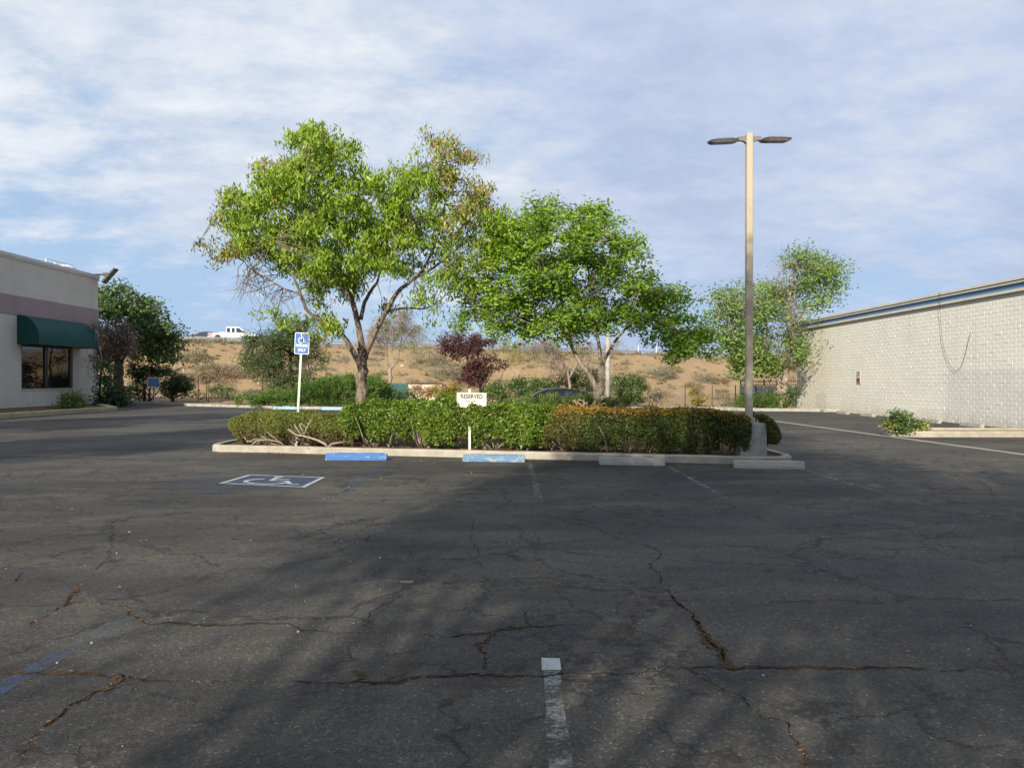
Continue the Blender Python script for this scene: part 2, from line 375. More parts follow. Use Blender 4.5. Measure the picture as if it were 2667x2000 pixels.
# ------------------------------------------------------------------ painted markings
def gx(*a): return tuple(G(*a)[:2])
def mark(name, pts, w, mat, seed=0, z=.004): return strip(name, pts, w, mat, z=z, jit=.008, seed=seed)
mark('stall_line', [gx(1380,1206), gx(1404,1298)], .10, M_pwhite, 1)
mark('stall_line', [gx(1741,1215), gx(1892,1298)], .10, M_pwhite, 2)
mark('stall_line', [gx(2093,1222), gx(2215,1261)], .10, M_pwhite, 3)
mark('stall_line', [gx(2215,1261), gx(2430,1318)], .10, M_pfaint, 4)
mark('stall_line', [gx(1295,1308), gx(1390,1309)], .06, M_pfaint, 5)
mark('stall_line', [gx(1018,1203), gx(893,1283)], .11, M_pblue, 6)
mark('stall_line', [gx(685,1186), gx(640,1201)], .11, M_pblue, 7)
mark('stall_line', [gx(640,1201), gx(420,1262)], .11, M_pwash, 8)
mark('stall_line', [(-2.66,4.0),(-2.63,4.75)], .12, M_pblue, 9)
mark('stall_line', [(-2.63,4.75),(-2.6,5.4)], .12, M_pwash, 10)
mb = MB(); mb.add([(.165,4.45,.004),(.272,4.45,.004),(.275,4.64,.004),(.17,4.65,.004)], [(0,1,2,3)]); tag(mb.build('paint_patch', paint('square_paint', (.40,.42,.42), lo=.28, hi=.48)), kind='structure')
mark('stall_line', [(.22,4.44),(.19,2.6)], .095, M_pnear, 12)
strip('bay_line', [gx(0,1072), gx(560,1068)], .14, M_pfaint, seed=13)
mark('bay_line', [gx(2270,1120), gx(2330,1121)], .12, M_pwhite, 14)
for i, yy in enumerate((29.5, 32.3, 35.1, 38)): mark('bay_line', [(11.6, yy), (15.4, yy)], .1, M_pfaint, 20+i)
# wheelchair symbol made of strokes in a unit square, origin at the middle
def thick(pts, w, z, T):
    Pp = [Vector(p) for p in pts]; L = offset_poly(Pp, w/2); Q = offset_poly(Pp, -w/2); V = []
    for a, b in zip(L, Q): V += [T(a.x, a.y, z), T(b.x, b.y, z)]
    return V, [(2*i, 2*i+1, 2*i+3, 2*i+2) for i in range(len(Pp)-1)]
def isa(mb, T, z=0):
    th = [R(a) for a in range(115, 361, 8)]
    mb.add(*thick([(-.07 + .23*math.cos(a), -.12 + .23*math.sin(a)) for a in th], .055, z, T))
    mb.add(*thick([(-.07, .26), (-.05, -.02), (.13, -.02), (.24, -.27), (.33, -.24)], .062, z + .0008, T))
    mb.add(*thick([(-.06, .12), (.12, .12)], .05, z + .0016, T))
    c = [(-.08 + .055*math.cos(a), .36 + .055*math.sin(a)) for a in np.linspace(0, 2*math.pi, 14, endpoint=False)]
    mb.add([T(x, y, z) for x, y in c], [tuple(range(14))])
q = [gx(567,1260), gx(795,1270.5), gx(849,1244), gx(648,1237)]
def bil(x, y, z):
    u, v = x + .5, y + .5; a, b, c, d = [Vector(p) for p in q]
    p = a.lerp(b, u).lerp(d.lerp(c, u), v); return (p.x, p.y, z)
mb = MB(); mb.add([bil(-.47,-.47,.004), bil(.47,-.47,.004), bil(.47,.47,.004), bil(-.47,.47,.004)], [(0,1,2,3)]); tag(mb.build('accessible_bay_panel', M_pnavy), kind='structure')
mb = MB()
for a, b in (((-.5,-.47),(.5,-.47)), ((-.5,.47),(.5,.47)), ((-.47,-.5),(-.47,.5)), ((.47,-.5),(.47,.5))): mb.add(*thick([a, b], .05, .008 if a[0] == -.5 else .0092, bil))
isa(mb, lambda x, y, z: bil(x*1.05+.02, y*1.05, z), .008)
tag(mb.build('accessible_bay_symbol', M_pw2), kind='structure')
mb = MB(); mb.add([(*gx(430,1268),.003), (*gx(560,1285),.003), (*gx(800,1275),.003), (*gx(640,1236),.003), (*gx(500,1238),.003)], [(0,1,2,3,4)]); tag(mb.build('faded_paint', M_pwash), kind='structure')

# ------------------------------------------------------------------ cracks (worn into the asphalt)
def z7(a): return [(.6026*x, 1200+.6026*y) for x, y in a]
def z8(a): return [(1333+.603*x, 1200+.603*y) for x, y in a]
cr = [
 (z7([(0,905),(200,912),(400,920),(520,935),(640,950),(850,962),(1050,960),(1300,955),(1500,958),(1700,960),(1850,940),(2100,932),(2212,935)]) + z8([(60,933),(200,932),(400,938),(500,930),(620,905),(720,892),(930,890),(1100,888),(1300,890),(1450,900),(1700,905),(2000,908),(2260,917)]), .013, 1),
 (z8([(80,220),(250,265),(400,300),(480,345),(600,380),(630,405),(595,445),(650,500),(665,550)]), .016, 0),
 (z8([(665,550),(720,620),(780,670),(830,770),(890,840),(935,890)]), .036, 2),
 (z8([(770,900),(850,970),(1000,1040),(1090,1110),(1180,1150),(1210,1210),(1260,1270),(1290,1340)]), .014, 1),
 (z8([(430,945),(520,1010),(560,1050),(640,1085),(710,1110)]), .008, 0),
 (z7([(520,935),(460,985),(380,1020),(300,1065),(220,1120),(160,1180),(110,1250),(60,1345)]), .017, 1),
 (z7([(75,480),(60,520),(20,545)]), .014, 0), (z7([(335,540),(310,610),(220,660),(150,700),(165,740)]), .014, 1),
 (z7([(430,590),(450,625),(550,640),(570,680),(620,700),(850,708),(1100,700),(1230,710),(1300,735),(1500,742),(1900,752),(2100,735),(2260,722)]), .010, 1),
 (z7([(2130,740),(2080,800),(2100,870),(2110,930)]), .013, 1), (z7([(1520,910),(1600,870),(1700,840),(1860,810),(2080,800)]), .009, 0),
 (z7([(1520,910),(1530,955)]), .016, 1), (z7([(850,962),(845,1015)]), .008, 0), (z7([(1035,870),(1030,950)]), .008, 0), (z7([(760,890),(720,945)]), .009, 0),
 (z7([(2120,530),(2020,515),(1850,560),(1640,620),(1580,665),(1600,700),(1670,745)]), .010, 0), (z7([(2020,515),(1960,490),(1800,480)]), .011, 0),
 (z7([(0,465),(150,460),(400,450),(560,435),(750,425),(830,400),(1000,400),(1100,420),(1300,390),(1430,370),(1480,330)]), .012, 0),
 (z7([(455,255),(480,290),(460,380),(470,430),(400,470),(120,510)]), .012, 0), (z7([(440,570),(470,560)]), .01, 0),
 (z7([(0,128),(300,130),(560,135),(900,140),(1300,130),(1600,128),(1900,138)]), .014, 0), (z7([(120,100),(150,70),(330,10)]), .014, 0),
 (z7([(1900,150),(2050,160),(2150,185),(2260,200)]), .013, 0), (z7([(1500,330),(1580,300),(1620,260),(1720,220)]), .012, 0), (z7([(1580,300),(1590,350),(1750,370),(1950,350),(2212,345)]), .012, 0),
 (z7([(1750,370),(1800,430),(2000,430),(2212,420)]), .010, 0), (z7([(2050,250),(2040,330),(2060,430),(2110,480)]), .010, 0),
 (z8([(500,115),(700,128),(1000,130),(1310,125)]), .014, 0), (z8([(1050,65),(1150,90),(1390,115)]), .014, 0),
 (z8([(650,375),(900,370),(1250,370),(1300,345),(1460,330)]), .012, 0), (z8([(0,415),(200,425),(420,470),(600,450)]), .012, 0), (z8([(0,520),(300,535),(600,545),(840,535)]), .009, 0),
 (z8([(90,310),(130,340),(80,375),(120,410)]), .011, 0), (z8([(630,405),(760,410),(900,400),(1100,420),(1330,415)]), .011, 0), (z8([(1990,70),(2070,120),(2080,160)]), .013, 0),
 (z8([(1800,160),(1900,130),(1990,115)]), .012, 0), (z8([(2100,410),(2212,440)]), .011, 0), (z8([(0,718),(150,710),(430,720)]), .008, 1), (z8([(60,660),(90,712)]), .006, 1)]
M_crack = simple('open_crack', (.010,.009,.009), (.020,.016,.013), 20, 1.0, 0, spec=0)
M_cdirt = simple('crack_dirt', (.095,.065,.038), (.045,.036,.028), 30, 1.0, .6, spec=.05)
mb = MB(); mbd = MB(); rg = np.random.RandomState(11)
for pts, w, typ in cr:
    g = [Vector(gx(*p)) for p in pts]; res = []
    for a, b in zip(g[:-1], g[1:]):
        k = max(2, int((b-a).length / .035)); k = min(k, 60); res += [a.lerp(b, i/k) for i in range(k)]
    res.append(g[-1]); out = []; dx = dy = 0
    for i, p in enumerate(res):
        dx = dx*.86 + rg.randn()*.010; dy = dy*.88 + rg.randn()*.015; out.append(p + Vector((dx, dy)))
    V = []; V2 = []; Lf = offset_poly(out, 1); wd = w
    ph = rg.rand()*9
    for i, p in enumerate(out):
        nrm = Lf[i] - p; e = min(1, i/6, (len(out)-1-i)/6) + .15; ww = w * e * (.15 + 1.0*rg.rand()**1.5) * .30
        V += [(*(p + nrm*ww), .0065), (*(p - nrm*ww), .0065)]
        if typ: m2 = max(0, math.sin(i*.11+ph)+ .35 + rg.randn()*.35) * w * (1.25 if typ == 1 else .8) ; V2 += [(*(p + nrm*m2*(.4+.8*rg.rand())), .0045), (*(p - nrm*m2*(.4+.8*rg.rand())), .0045)]
    mb.add(V, [(2*i, 2*i+1, 2*i+3, 2*i+2) for i in range(len(out)-1)])
    if typ: mbd.add(V2, [(2*i, 2*i+1, 2*i+3, 2*i+2) for i in range(len(out)-1)])
tag(mb.build('pavement_crack', M_crack), kind='structure'); tag(mbd.build('crack_dirt', M_cdirt), kind='structure')

# ------------------------------------------------------------------ left building
def stucco(name, c1, c2):
    m, n, l = newmat(name); v = pos(n, l)
    c = mixc(n, l, ramp(n, l, noise(n, l, .6, 6, .6, v), [(.35, 0.), (.65, 1.)]), c1, c2)
    c = mixc(n, l, ramp(n, l, noise(n, l, 1.1, 7, .7, pos(n, l, (1, 2.2, .10))), [(.54, 0.), (.70, .45)]), c, tuple(x*.72 for x in c2))
    return finish(m, n, l, c, .92, noise(n, l, 18, 6, .7, v), .7, .02, spec=.1)
M_stucco = stucco('beige_stucco', (.56,.53,.45), (.49,.465,.395))
M_purple = stucco('mauve_stucco', (.34,.26,.255), (.29,.225,.22))
M_coping = simple('coping_metal', (.58,.56,.50), (.5,.48,.43), 2, .5, .05)
M_dark = simple('dark_frame', (.020,.018,.017), (.03,.027,.024), 5, .4, .05)
M_black = simple('black_metal', (.018,.018,.020), (.03,.03,.032), 9, .45, .05)
M_awn = simple('green_canvas', (.010,.070,.060), (.009,.058,.050), 3, .75, .25, bscale=60, spec=.25)
M_white = simple('white_paint', (0.63, 0.63, 0.6048), (0.5544, 0.5544, 0.5292), 6, .5, .05)
m, n, l = newmat('dark_glass'); M_glass = finish(m, n, l, (.012,.010,.009), .04, noise(n, l, 1.2, 2, .5, pos(n, l)), .06, .02, spec=.9)
BX = -27.5
b = empty('shop_building', (BX, 53.6, 0), 'beige stucco building with mauve stripe and green awning at left edge', 'building')
mb = MB(); mb.box((-48, 14, 0), (BX, 45.2, 8.42)); mb.box((-48, 50.5, 0), (BX, 53.6, 8.42)); mb.box((-48, 45.2, 0), (BX, 50.5, 1.14)); mb.box((-48, 45.2, 3.72), (BX, 50.5, 8.42)); mb.box((-48,45.2,1.14),(BX-.5,50.5,3.72))
mb.build('wall', M_stucco, b)
mb = MB(); mb.box((-48.02, 13.97, 5.25), (BX+.03, 53.63, 6.33)); mb.build('stripe', M_purple, b)
mb = MB(); mb.box((-48.1, 13.9, 8.42), (BX+.09, 53.69, 8.60)); mb.box((-48.05,13.95,8.32),(BX+.05,53.65,8.42)); mb.build('coping', M_coping, b)
mb = MB(); mb.box((BX+.0, 14, 0), (BX+.02, 53.6, .12)); mb.build('plinth', M_dark, b)
w = MB(); y0, y1, za, zb = 45.2, 50.5, 1.14, 3.72
for a_, b_ in (((BX-.12,y0,za),(BX-.02,y0+.09,zb)), ((BX-.12,y1-.28,za),(BX-.02,y1,zb)), ((BX-.12,47.5,za),(BX-.02,47.84,zb)), ((BX-.12,y0+.09,za),(BX-.03,47.5,za+.07)), ((BX-.12,47.84,za),(BX-.03,y1-.28,za+.07)), ((BX-.12,y0+.09,zb-.12),(BX-.03,47.5,zb)), ((BX-.12,47.84,zb-.12),(BX-.03,y1-.28,zb))): w.box(a_, b_)
wo_ = w.build('window_frame', M_dark, b)
for ya, yb in ((y0+.09, 47.5), (47.84, y1-.28)):
    g_ = MB(); g_.box((BX-.10, ya, za+.07), (BX-.08, yb, zb-.12)); o = g_.build('window_pane', M_glass, wo_)
s_ = MB(); s_.box((BX-.02, y0-.05, za-.07), (BX+.06, y1+.05, za)); s_.build('window_sill', M_coping, b)
# quarter-round awning
aw = MB(); ns = 14
arc = [(1.22*math.sin(t), 1.42*math.cos(t)) for t in np.linspace(0, math.pi/2, ns)]
prof = [(BX+.005+a, 3.86+c) for a, c in arc] + [(BX+.005+1.22, 3.64)]
for ya, yb in ((44.8, 51.3),):
    V = []; ny = 9
    for k in range(ny):
        y = ya + (yb-ya)*k/(ny-1)
        for i, (x, z) in enumerate(prof): sag = .015*math.cos(k*math.pi) * math.sin(min(i, ns-1)/(ns-1)*math.pi); V.append((x+sag, y, z+sag))
    m_ = len(prof); Fc = [(k*m_+i, k*m_+i+1, (k+1)*m_+i+1, (k+1)*m_+i) for k in range(ny-1) for i in range(m_-1)]
    aw.add(V, Fc)
    for y, yy in ((ya, ya-.004), (yb, yb+.004)):
        side = [(x, yy, z) for x, z in prof] + [(BX+.005, yy, 3.64)]; aw.add(side, [tuple(range(len(side)))])
aw.build('awning', M_awn, b)
fr = MB()
for y in (44.82, 46.4, 48.05, 49.7, 51.28): fr.tube([(BX+.02, y, 3.66), (BX+1.19, y, 3.66)], .018, 6)
fr.tube([(BX+1.19, 44.82, 3.66), (BX+1.19, 51.28, 3.66)], .018, 6); fr.build('awning_frame', M_dark, b)
# rooftop frame and corner floodlight
rf = empty('rooftop_railing', (-28.6, 46.5, 8.6), 'small white pipe railing frame on the beige roof', 'railing')
mb = MB()
ya, yb = 50.2, 53.2
for z in (8.75, 8.98, 9.2): mb.tube([(-29, ya, z), (-29, yb, z)], .035, 6)
for y in (ya, 51.2, 52.2, yb): mb.tube([(-29, y, 8.55), (-29, y, 9.2)], .035, 6)
mb.tube([(-29, yb, 9.2), (-31, yb, 9.2)], .035, 6); mb.tube([(-31, yb, 8.55), (-31, yb, 9.2)], .035, 6)
mb.build('pipe_frame', M_white, rf)
fl = empty('floodlight', (BX+.1, 53.3, 8.45), 'black tilted floodlight bracketed to the beige roof corner', 'floodlight')
c = Vector((BX+.98, 53.2, 8.52)); Mx = Matrix.Translation(c) @ Matrix.Rotation(R(-48), 4, 'Y') @ Matrix.Rotation(R(0), 4, 'Z')
mb = MB(); mb.box((-.62,-.30,-.05),(.62,.30,.05), Mx)
for k in range(7): mb.box((-.5+k*.14,-.26,.05),(-.47+k*.14,.26,.10), Mx)
mb.build('housing', M_black, fl)
mb = MB(); 
for k in range(3): mb.box((-.5+k*.34,-.24,-.062),(-.22+k*.34,.24,-.052), Mx)
mb.build('lens', simple('led_lens', (.22,.21,.20), (.15,.15,.14), 20, .25, 0), fl)
mb = MB(); mb.tube([(BX-.3, 53.3, 8.62), (BX+.2, 53.3, 8.62), (BX+.72, 53.25, 8.62)], .05, 6); mb.tube([(BX-1.4,52.3,8.85),(BX-1.0,52.5,8.95),(BX-.8,52.8,8.7),(BX-.3,53.2,8.66)], .02, 5); mb.box((BX+.55,53.1,8.5),(BX+.85,53.4,8.72)); mb.build('bracket', M_black, fl)

# ------------------------------------------------------------------ right building of painted blocks
WX, YE, YS = 16.8, 47.6, 6.0
def wallmat():
    m, n, l = newmat('painted_block'); g = n.new('ShaderNodeNewGeometry'); v = pos(n, l)
    sp = n.new('ShaderNodeSeparateXYZ'); l.new(g.outputs['Position'], sp.inputs[0])
    base = mixc(n, l, ramp(n, l, noise(n, l, .5, 5, .6, v), [(.35, 0.), (.65, 1.)]), (.70, .685, .62), (.64, .625, .565))
    def rect(ya, yb, za, zb, soft=.09):
        def edge(o, lo, up=True):
            r = n.new('ShaderNodeMapRange'); l.new(o, r.inputs[0]); r.inputs[1].default_value = lo - soft; r.inputs[2].default_value = lo + soft
            if not up: r.inputs[3].default_value = 1; r.inputs[4].default_value = 0
            return r.outputs[0]
        a = math_n(n, l, 'MULTIPLY', edge(sp.outputs[1], ya), edge(sp.outputs[1], yb, False))
        b_ = math_n(n, l, 'MULTIPLY', edge(sp.outputs[2], za), edge(sp.outputs[2], zb, False)); return math_n(n, l, 'MULTIPLY', a, b_)
    # repainted panels of greyer paint, as on the real wall
    p1 = rect(20, 31.2, .0, 2.0); p2 = rect(36.5, 45, .0, 1.25, .3); p3 = rect(43, 44.6, .1, .9)
    c = mixc(n, l, math_n(n, l, 'MULTIPLY', math_n(n, l, 'MULTIPLY', p1, ramp(n, l, noise(n, l, 1.3, 5, .6, v), [(.3, .55), (.6, 1.)])), .62), base, (.47, .49, .50))
    c = mixc(n, l, math_n(n, l, 'MULTIPLY', p2, .25), c, (.55, .55, .52)); c = mixc(n, l, math_n(n, l, 'MULTIPLY', p3, .5), c, (.46, .47, .46))
    c = mixc(n, l, ramp(n, l, noise(n, l, 3, 6, .7, pos(n, l, (1, .5, 2))), [(.55, 0.), (.75, .4)]), c, (.46, .43, .35))
    dirtz = n.new('ShaderNodeMapRange'); l.new(sp.outputs[2], dirtz.inputs[0]); dirtz.inputs[1].default_value = .55; dirtz.inputs[2].default_value = 0.0
    c = mixc(n, l, math_n(n, l, 'MULTIPLY', dirtz.outputs[0], ramp(n, l, noise(n, l, 1.6, 6, .7, v), [(.40, .1), (.62, .75)])), c, (.36, .31, .24))
    c = mixc(n, l, ramp(n, l, noise(n, l, 1.0, 6, .65, pos(n, l, (1, 1.6, .12))), [(.56, 0.), (.72, .38)]), c, (.48, .45, .38))
    rb = g.outputs['Random Per Island']; c = mixc(n, l, .5, c, ramp(n, l, rb, [(0, .95), (1, 1.03)]), 'MULTIPLY')
    return finish(m, n, l, c, .8, noise(n, l, 22, 6, .65, v), .55, .012, spec=.2)
M_block = wallmat(); M_mort = simple('painted_mortar', (0.6048, 0.5796, 0.5124), (0.546, 0.5208, 0.462), 3, .9, .4)
M_fascia = simple('blue_fascia', (.10,.20,.37), (.085,.175,.33), 1.2, .6, .1)
M_trim = simple('cream_trim', (0.588, 0.5544, 0.462), (0.504, 0.4704, 0.3864), 1.5, .7, .2)
rb_ = empty('block_building', (WX, YE, 0), 'long low building of cream painted blocks under a blue fascia', 'building')
mb = MB(); mb.box((WX+.02, YS, 0), (WX+26, YE-.02, 4.6)); mb.box((WX+.1, YS+.1, 4.6), (WX+25.9, YE-.1, 4.82)); mb.build('wall_core', M_mort, rb_)
rg = np.random.RandomState(2); Vs = []; Fs = []
ch = .152; bl = .405; rows = int(4.56/ch); nb = 0
for r_ in range(rows):
    z0 = r_*ch; off = (bl/2 if r_ % 2 else 0); wav = rg.rand()*6
    y = YS - off
    while y < YE:
        a = max(y, YS) + .0005 + rg.rand()*.002; c_ = min(y + bl, YE) - .0005 - rg.rand()*.002; y += bl
        if c_ - a < .05: continue
        d0 = .0030 + rg.rand()*.003 + .004*(rg.rand() < .08); x = WX + .02 - d0
        t = z0 + .001 + rg.rand()*.004*(rg.rand() < .5); u = z0 + ch - .001 - rg.rand()*.005*(rg.rand() < .5)
        e = .03; bulge = .0005 + rg.rand()*.0015; s1, s2 = rg.randn(2)*.002
        B = len(Vs)
        # slumped block: rounded face, lower edge bulging
        Vs += [(WX+.025,a,t),(WX+.025,c_,t),(WX+.025,c_,u),(WX+.025,a,u),
               (x-bulge,a+e,t+.006+s1),(x-bulge,c_-e,t+.006+s2),(x,c_-e,u-.012),(x,a+e,u-.012)]
        Fs += [(B+4,B+7,B+6,B+5),(B,B+4,B+5,B+1),(B+1,B+5,B+6,B+2),(B+2,B+6,B+7,B+3),(B+3,B+7,B+4,B)]
mkobj('block_wall', Vs, Fs, M_block, rb_)
mb = MB(); mb.box((WX-.10, YS-.1, 4.56), (WX+.3, YE+.1, 4.655)); mb.build('trim_board', M_trim, rb_)
mb = MB(); mb.box((WX+.0, YS-.05, 4.655), (WX+.3, YE+.05, 4.85)); mb.build('fascia', M_fascia, rb_)
mb = MB(); mb.box((WX-.08, YS-.14, 4.85), (WX+.35, YE+.14, 4.93)); mb.build('lower_coping', M_coping, rb_)
mb = MB(); mb.box((WX-.12, YS-.18, 4.945), (WX+.4, YE+.18, 5.03)); mb.box((WX-.05, YS-.1, 4.93), (WX+.3, YE+.1, 4.945)); mb.build('roof_coping', M_trim, rb_)
mb = MB(); mb.box((WX+.4, YS, 4.82), (WX+25.6, YE-.3, 4.9)); mb.build('roof', M_conc2, rb_)
# warning sign on the wall
ws = empty('wall_sign', (WX-.02, 39, 1.5), 'small red and white warning notice fixed to the cream block wall', 'sign')
mb = MB(); mb.box((WX-.05, 38.8, 1.5), (WX-.038, 39.2, 2.06)); mb.build('plate', M_white, ws)
M_red = simple('faded_red', (.22,.055,.05), (.16,.05,.045), 20, .6, 0)
mb = MB()
for z, h_ in ((1.98,.06),(1.88,.05),(1.80,.04)): mb.box((WX-.054, 38.83, z), (WX-.051, 39.17, z+h_))
mb.box((WX-.054, 38.82, 1.52), (WX-.051, 39.18, 1.74)); mb.build('print', M_red, ws)
# loose cable hanging on the wall
cbz = MB()
def wp(px, py, off=.06):
    d = (WX-off)*F/(px-CX); return (WX-off, d, H-(py-HY)/F*d)
pts = [wp(1840+.3739*x, 620+.3739*y, o) for x, y, o in [(1620,375,.16),(1622,450,.14),(1628,560,.08),(1640,700,.07),(1660,800,.07),(1690,880,.06),(1735,930,.06),(1775,895,.06),(1800,820,.06),(1820,740,.06),(1838,655,.06)]]
sm = []
for i in range(len(pts)-1):
    for t in (0, .34, .67): sm.append(tuple(np.array(pts[i])*(1-t)+np.array(pts[i+1])*t))
sm.append(pts[-1]); cbz.tube(sm, .007, 5)
tag(cbz.build('wall_cable', M_dark, origin=(WX-.06, 31, 2)), 'thin dark cable looping loosely down the cream block wall', 'cable')
# low grey wall with iron fence behind the right tree
lw = empty('low_wall', (15.6, 55, 0), 'low grey wall topped with iron railing behind the right tree', 'wall')
mb = MB(); mb.box((15.6, 55, 0), (24, 55.3, 1.25)); mb.build('masonry', simple('grey_render', (.33,.34,.34), (.29,.30,.30), 2, .9, .3), lw)
M_rust = simple('rusty_iron', (.07,.035,.03), (.045,.025,.022), 9, .7, .2)
mb = MB(); mb.box((15.6,55.12,1.30),(24,55.17,1.34)); mb.box((15.6,55.12,1.56),(24,55.17,1.60))
for k in range(70): mb.box((15.65+k*.12,55.13,1.25),(15.67+k*.12,55.16,1.62))
for k in range(6): mb.box((15.6+k*1.6,55.11,1.25),(15.68+k*1.6,55.18,1.7))
mb.build('railing', M_rust, lw)

# ------------------------------------------------------------------ wheel stops
def wheel_stop(x, y, rz, L, mat, label, group, z=0.0, hh=.14, name='wheel_stop', seed=0):
    prof = [(-.085,0),(.085,0),(.08,.05),(.055,hh-.012),(.04,hh),(-.04,hh),(-.055,hh-.012),(-.08,.05)]
    rg = np.random.RandomState(seed); n_ = 14; V = []; m_ = len(prof)
    for k in range(n_):
        t = -L/2 + L*k/(n_-1); e = .82 if k in (0, n_-1) else 1
        for a, c_ in prof: V.append((t, a*e + rg.randn()*.0015, c_*(1 if e == 1 else .93) + (rg.randn()*.0025 if c_ > 0 else 0)))
    Fc = [(k*m_+i, k*m_+(i+1)%m_, (k+1)*m_+(i+1)%m_, (k+1)*m_+i) for k in range(n_-1) for i in range(m_)] + [tuple(range(m_-1,-1,-1)), tuple(range((n_-1)*m_, n_*m_))]
    o = mkobj(name, V, Fc, mat, local=True); o.location = (x, y, z + .002); o.rotation_euler = (0, 0, rz)
    return tag(o, label, 'wheel stop', group)
for px, py, mt, lb, rz in ((926.5,1199,M_stopblue,'bright blue chipped wheel stop in front of the left hedge',-.03), (1286,1203,M_stoplt,'worn light blue wheel stop below the white sign post',-.10), (1647.5,1212,M_stopgrey,'stained bare concrete wheel stop in front of the golden hedge',-.16), (2006,1221,M_stopgrey,'bare concrete wheel stop at the island right tip',-.20)):
    g = G(px, py); wheel_stop(g[0], g[1]+.08, rz, 1.24, mt, lb, 'wheel stops along the island kerb', seed=int(px))
for px, py, lb in ((743,1066,'pale blue wheel stop at the far kerb left of the trunk'), (870,1067.5,'pale blue wheel stop at the far kerb beside the trunk')):
    g = G(px, py); wheel_stop(g[0], g[1], -.08, 1.35, M_stopcyan, lb, 'pale blue wheel stops at the far kerb', seed=int(px))
for k in range(7):
    wheel_stop(16.05, 25.4 + k*2.75, R(90), 1.3, M_conc2, 'concrete wheel stop at the foot of the cream block wall', 'wheel stops along the block wall', seed=k)

# ------------------------------------------------------------------ lamp post
M_galv = simple('galvanised', (.50,.52,.48), (.40,.42,.39), 9, .5, .1, metal=.3)
M_pole = simple('beige_pole', (0.4368, 0.3696, 0.2772), (0.3696, 0.3192, 0.2436), 1.6, .55, .08, sc=(0.84, 0.84, 0.168))
lpx, lpy = (1950.5-CX)/F*15.98, 15.98
lp = empty('street_lamp', (lpx, lpy, .1), 'tall beige square parking lot light pole with two black lamp heads', 'lamp post')
mb = MB(); bx, by = lpx+.03, lpy+.02
prof = []
V = []; 
for z, s_ in ((.0,.255),(.74,.25),(.78,.232)): V += [(bx-s_,by-s_,z),(bx+s_,by-s_,z),(bx+s_,by+s_,z),(bx-s_,by+s_,z)]
mb.add(V, [(0,1,5,4),(1,2,6,5),(2,3,7,6),(3,0,4,7),(4,5,9,8),(5,6,10,9),(6,7,11,10),(7,4,8,11),(8,9,10,11)])
mb.build('concrete_base', M_conc2, lp)
mb = MB(); hw = .064; ztop = 6.49
sq = [(lpx+a*hw*k, lpy+b_*hw*k2) for a, b_, k, k2 in ((-1,-1,.82,1),(1,-1,.82,1),(1,-1,1,.82),(1,1,1,.82),(1,1,.82,1),(-1,1,.82,1),(-1,1,1,.82),(-1,-1,1,.82))]
mb.prism(sq, 2, .80, ztop); mb.build('pole', M_pole, lp)
mb = MB(); mb.box((lpx-.035, lpy-hw-.006, 1.25), (lpx+.035, lpy-hw+.002, 1.40)); mb.build('handhole_cover', M_galv, lp)
mb = MB(); mb.box((lpx-.16, lpy-.16, .78), (lpx+.16, lpy+.16, .80)); mb.box((lpx-.1,lpy-.1,.80),(lpx+.1,lpy+.1,.88)); mb.build('base_plate', M_pole, lp)
M_lamp = simple('bronze_lamp', (.035,.033,.034), (.05,.047,.046), 9, .45, .05); M_led = simple('led_panel', (.10,.095,.09), (.07,.068,.065), 60, .3, .2)
M_lampg = simple('grey_lamp_top', (.16,.155,.15), (.12,.115,.11), 6, .5, .05)
for a_, b_ in ((-1,-1),(1,-1),(1,1),(-1,1)):
    mb = MB(); mb.tube([(lpx+a_*.13, lpy+b_*.13, .80), (lpx+a_*.13, lpy+b_*.13, .85)], .014, 6); mb.build('anchor_bolt', M_galv, lp)
for s_, tilt in ((-1, 2.5), (1, -.5)):
    Mx = Matrix.Translation(Vector((lpx, lpy, 6.35))) @ Matrix.Rotation(R(0), 4, 'Z') @ (Matrix.Scale(-1, 4, (1,0,0)) if s_ < 0 else Matrix.Identity(4)) @ Matrix.Rotation(R(tilt) , 4, 'Y')
    mb = MB(); mb.prism([(.06,-.07),(.10,-.02),(.16,.0),(.24,.0),(.24,.075),(.06,.085)], 1, -.04, .04, Mx)
    arm = mb.build('arm', M_lampg, lp)
    Mh = Mx @ Matrix.Translation((.24,0,.03)) @ Matrix.Rotation(R(8), 4, 'X')
    mb = MB(); mb.prism([(0,-.045),(.07,-.06),(.44,-.06),(.51,-.055),(.55,-.03),(.56,.0),(.51,.01),(.03,.01),(0,0)], 1, -.15, .15, Mh); hd = mb.build('lamp_head', M_lamp, lp)
    mb = MB(); mb.prism([(.06,.011),(.52,.011),(.42,.028),(.25,.036),(.1,.034)], 1, -.13, .13, Mh); mb.build('lamp_cover', M_lampg, hd)
    mb = MB()
    for a, b_ in ((.12,.235),(.25,.36),(.375,.485)): mb.box((a,-.125,-.067),(b_,.125,-.0615), Mh); mb.box((a,-.1515,-.052),(b_,-.1505,-.012), Mh)
    mb.build('led_panel', M_led, hd)

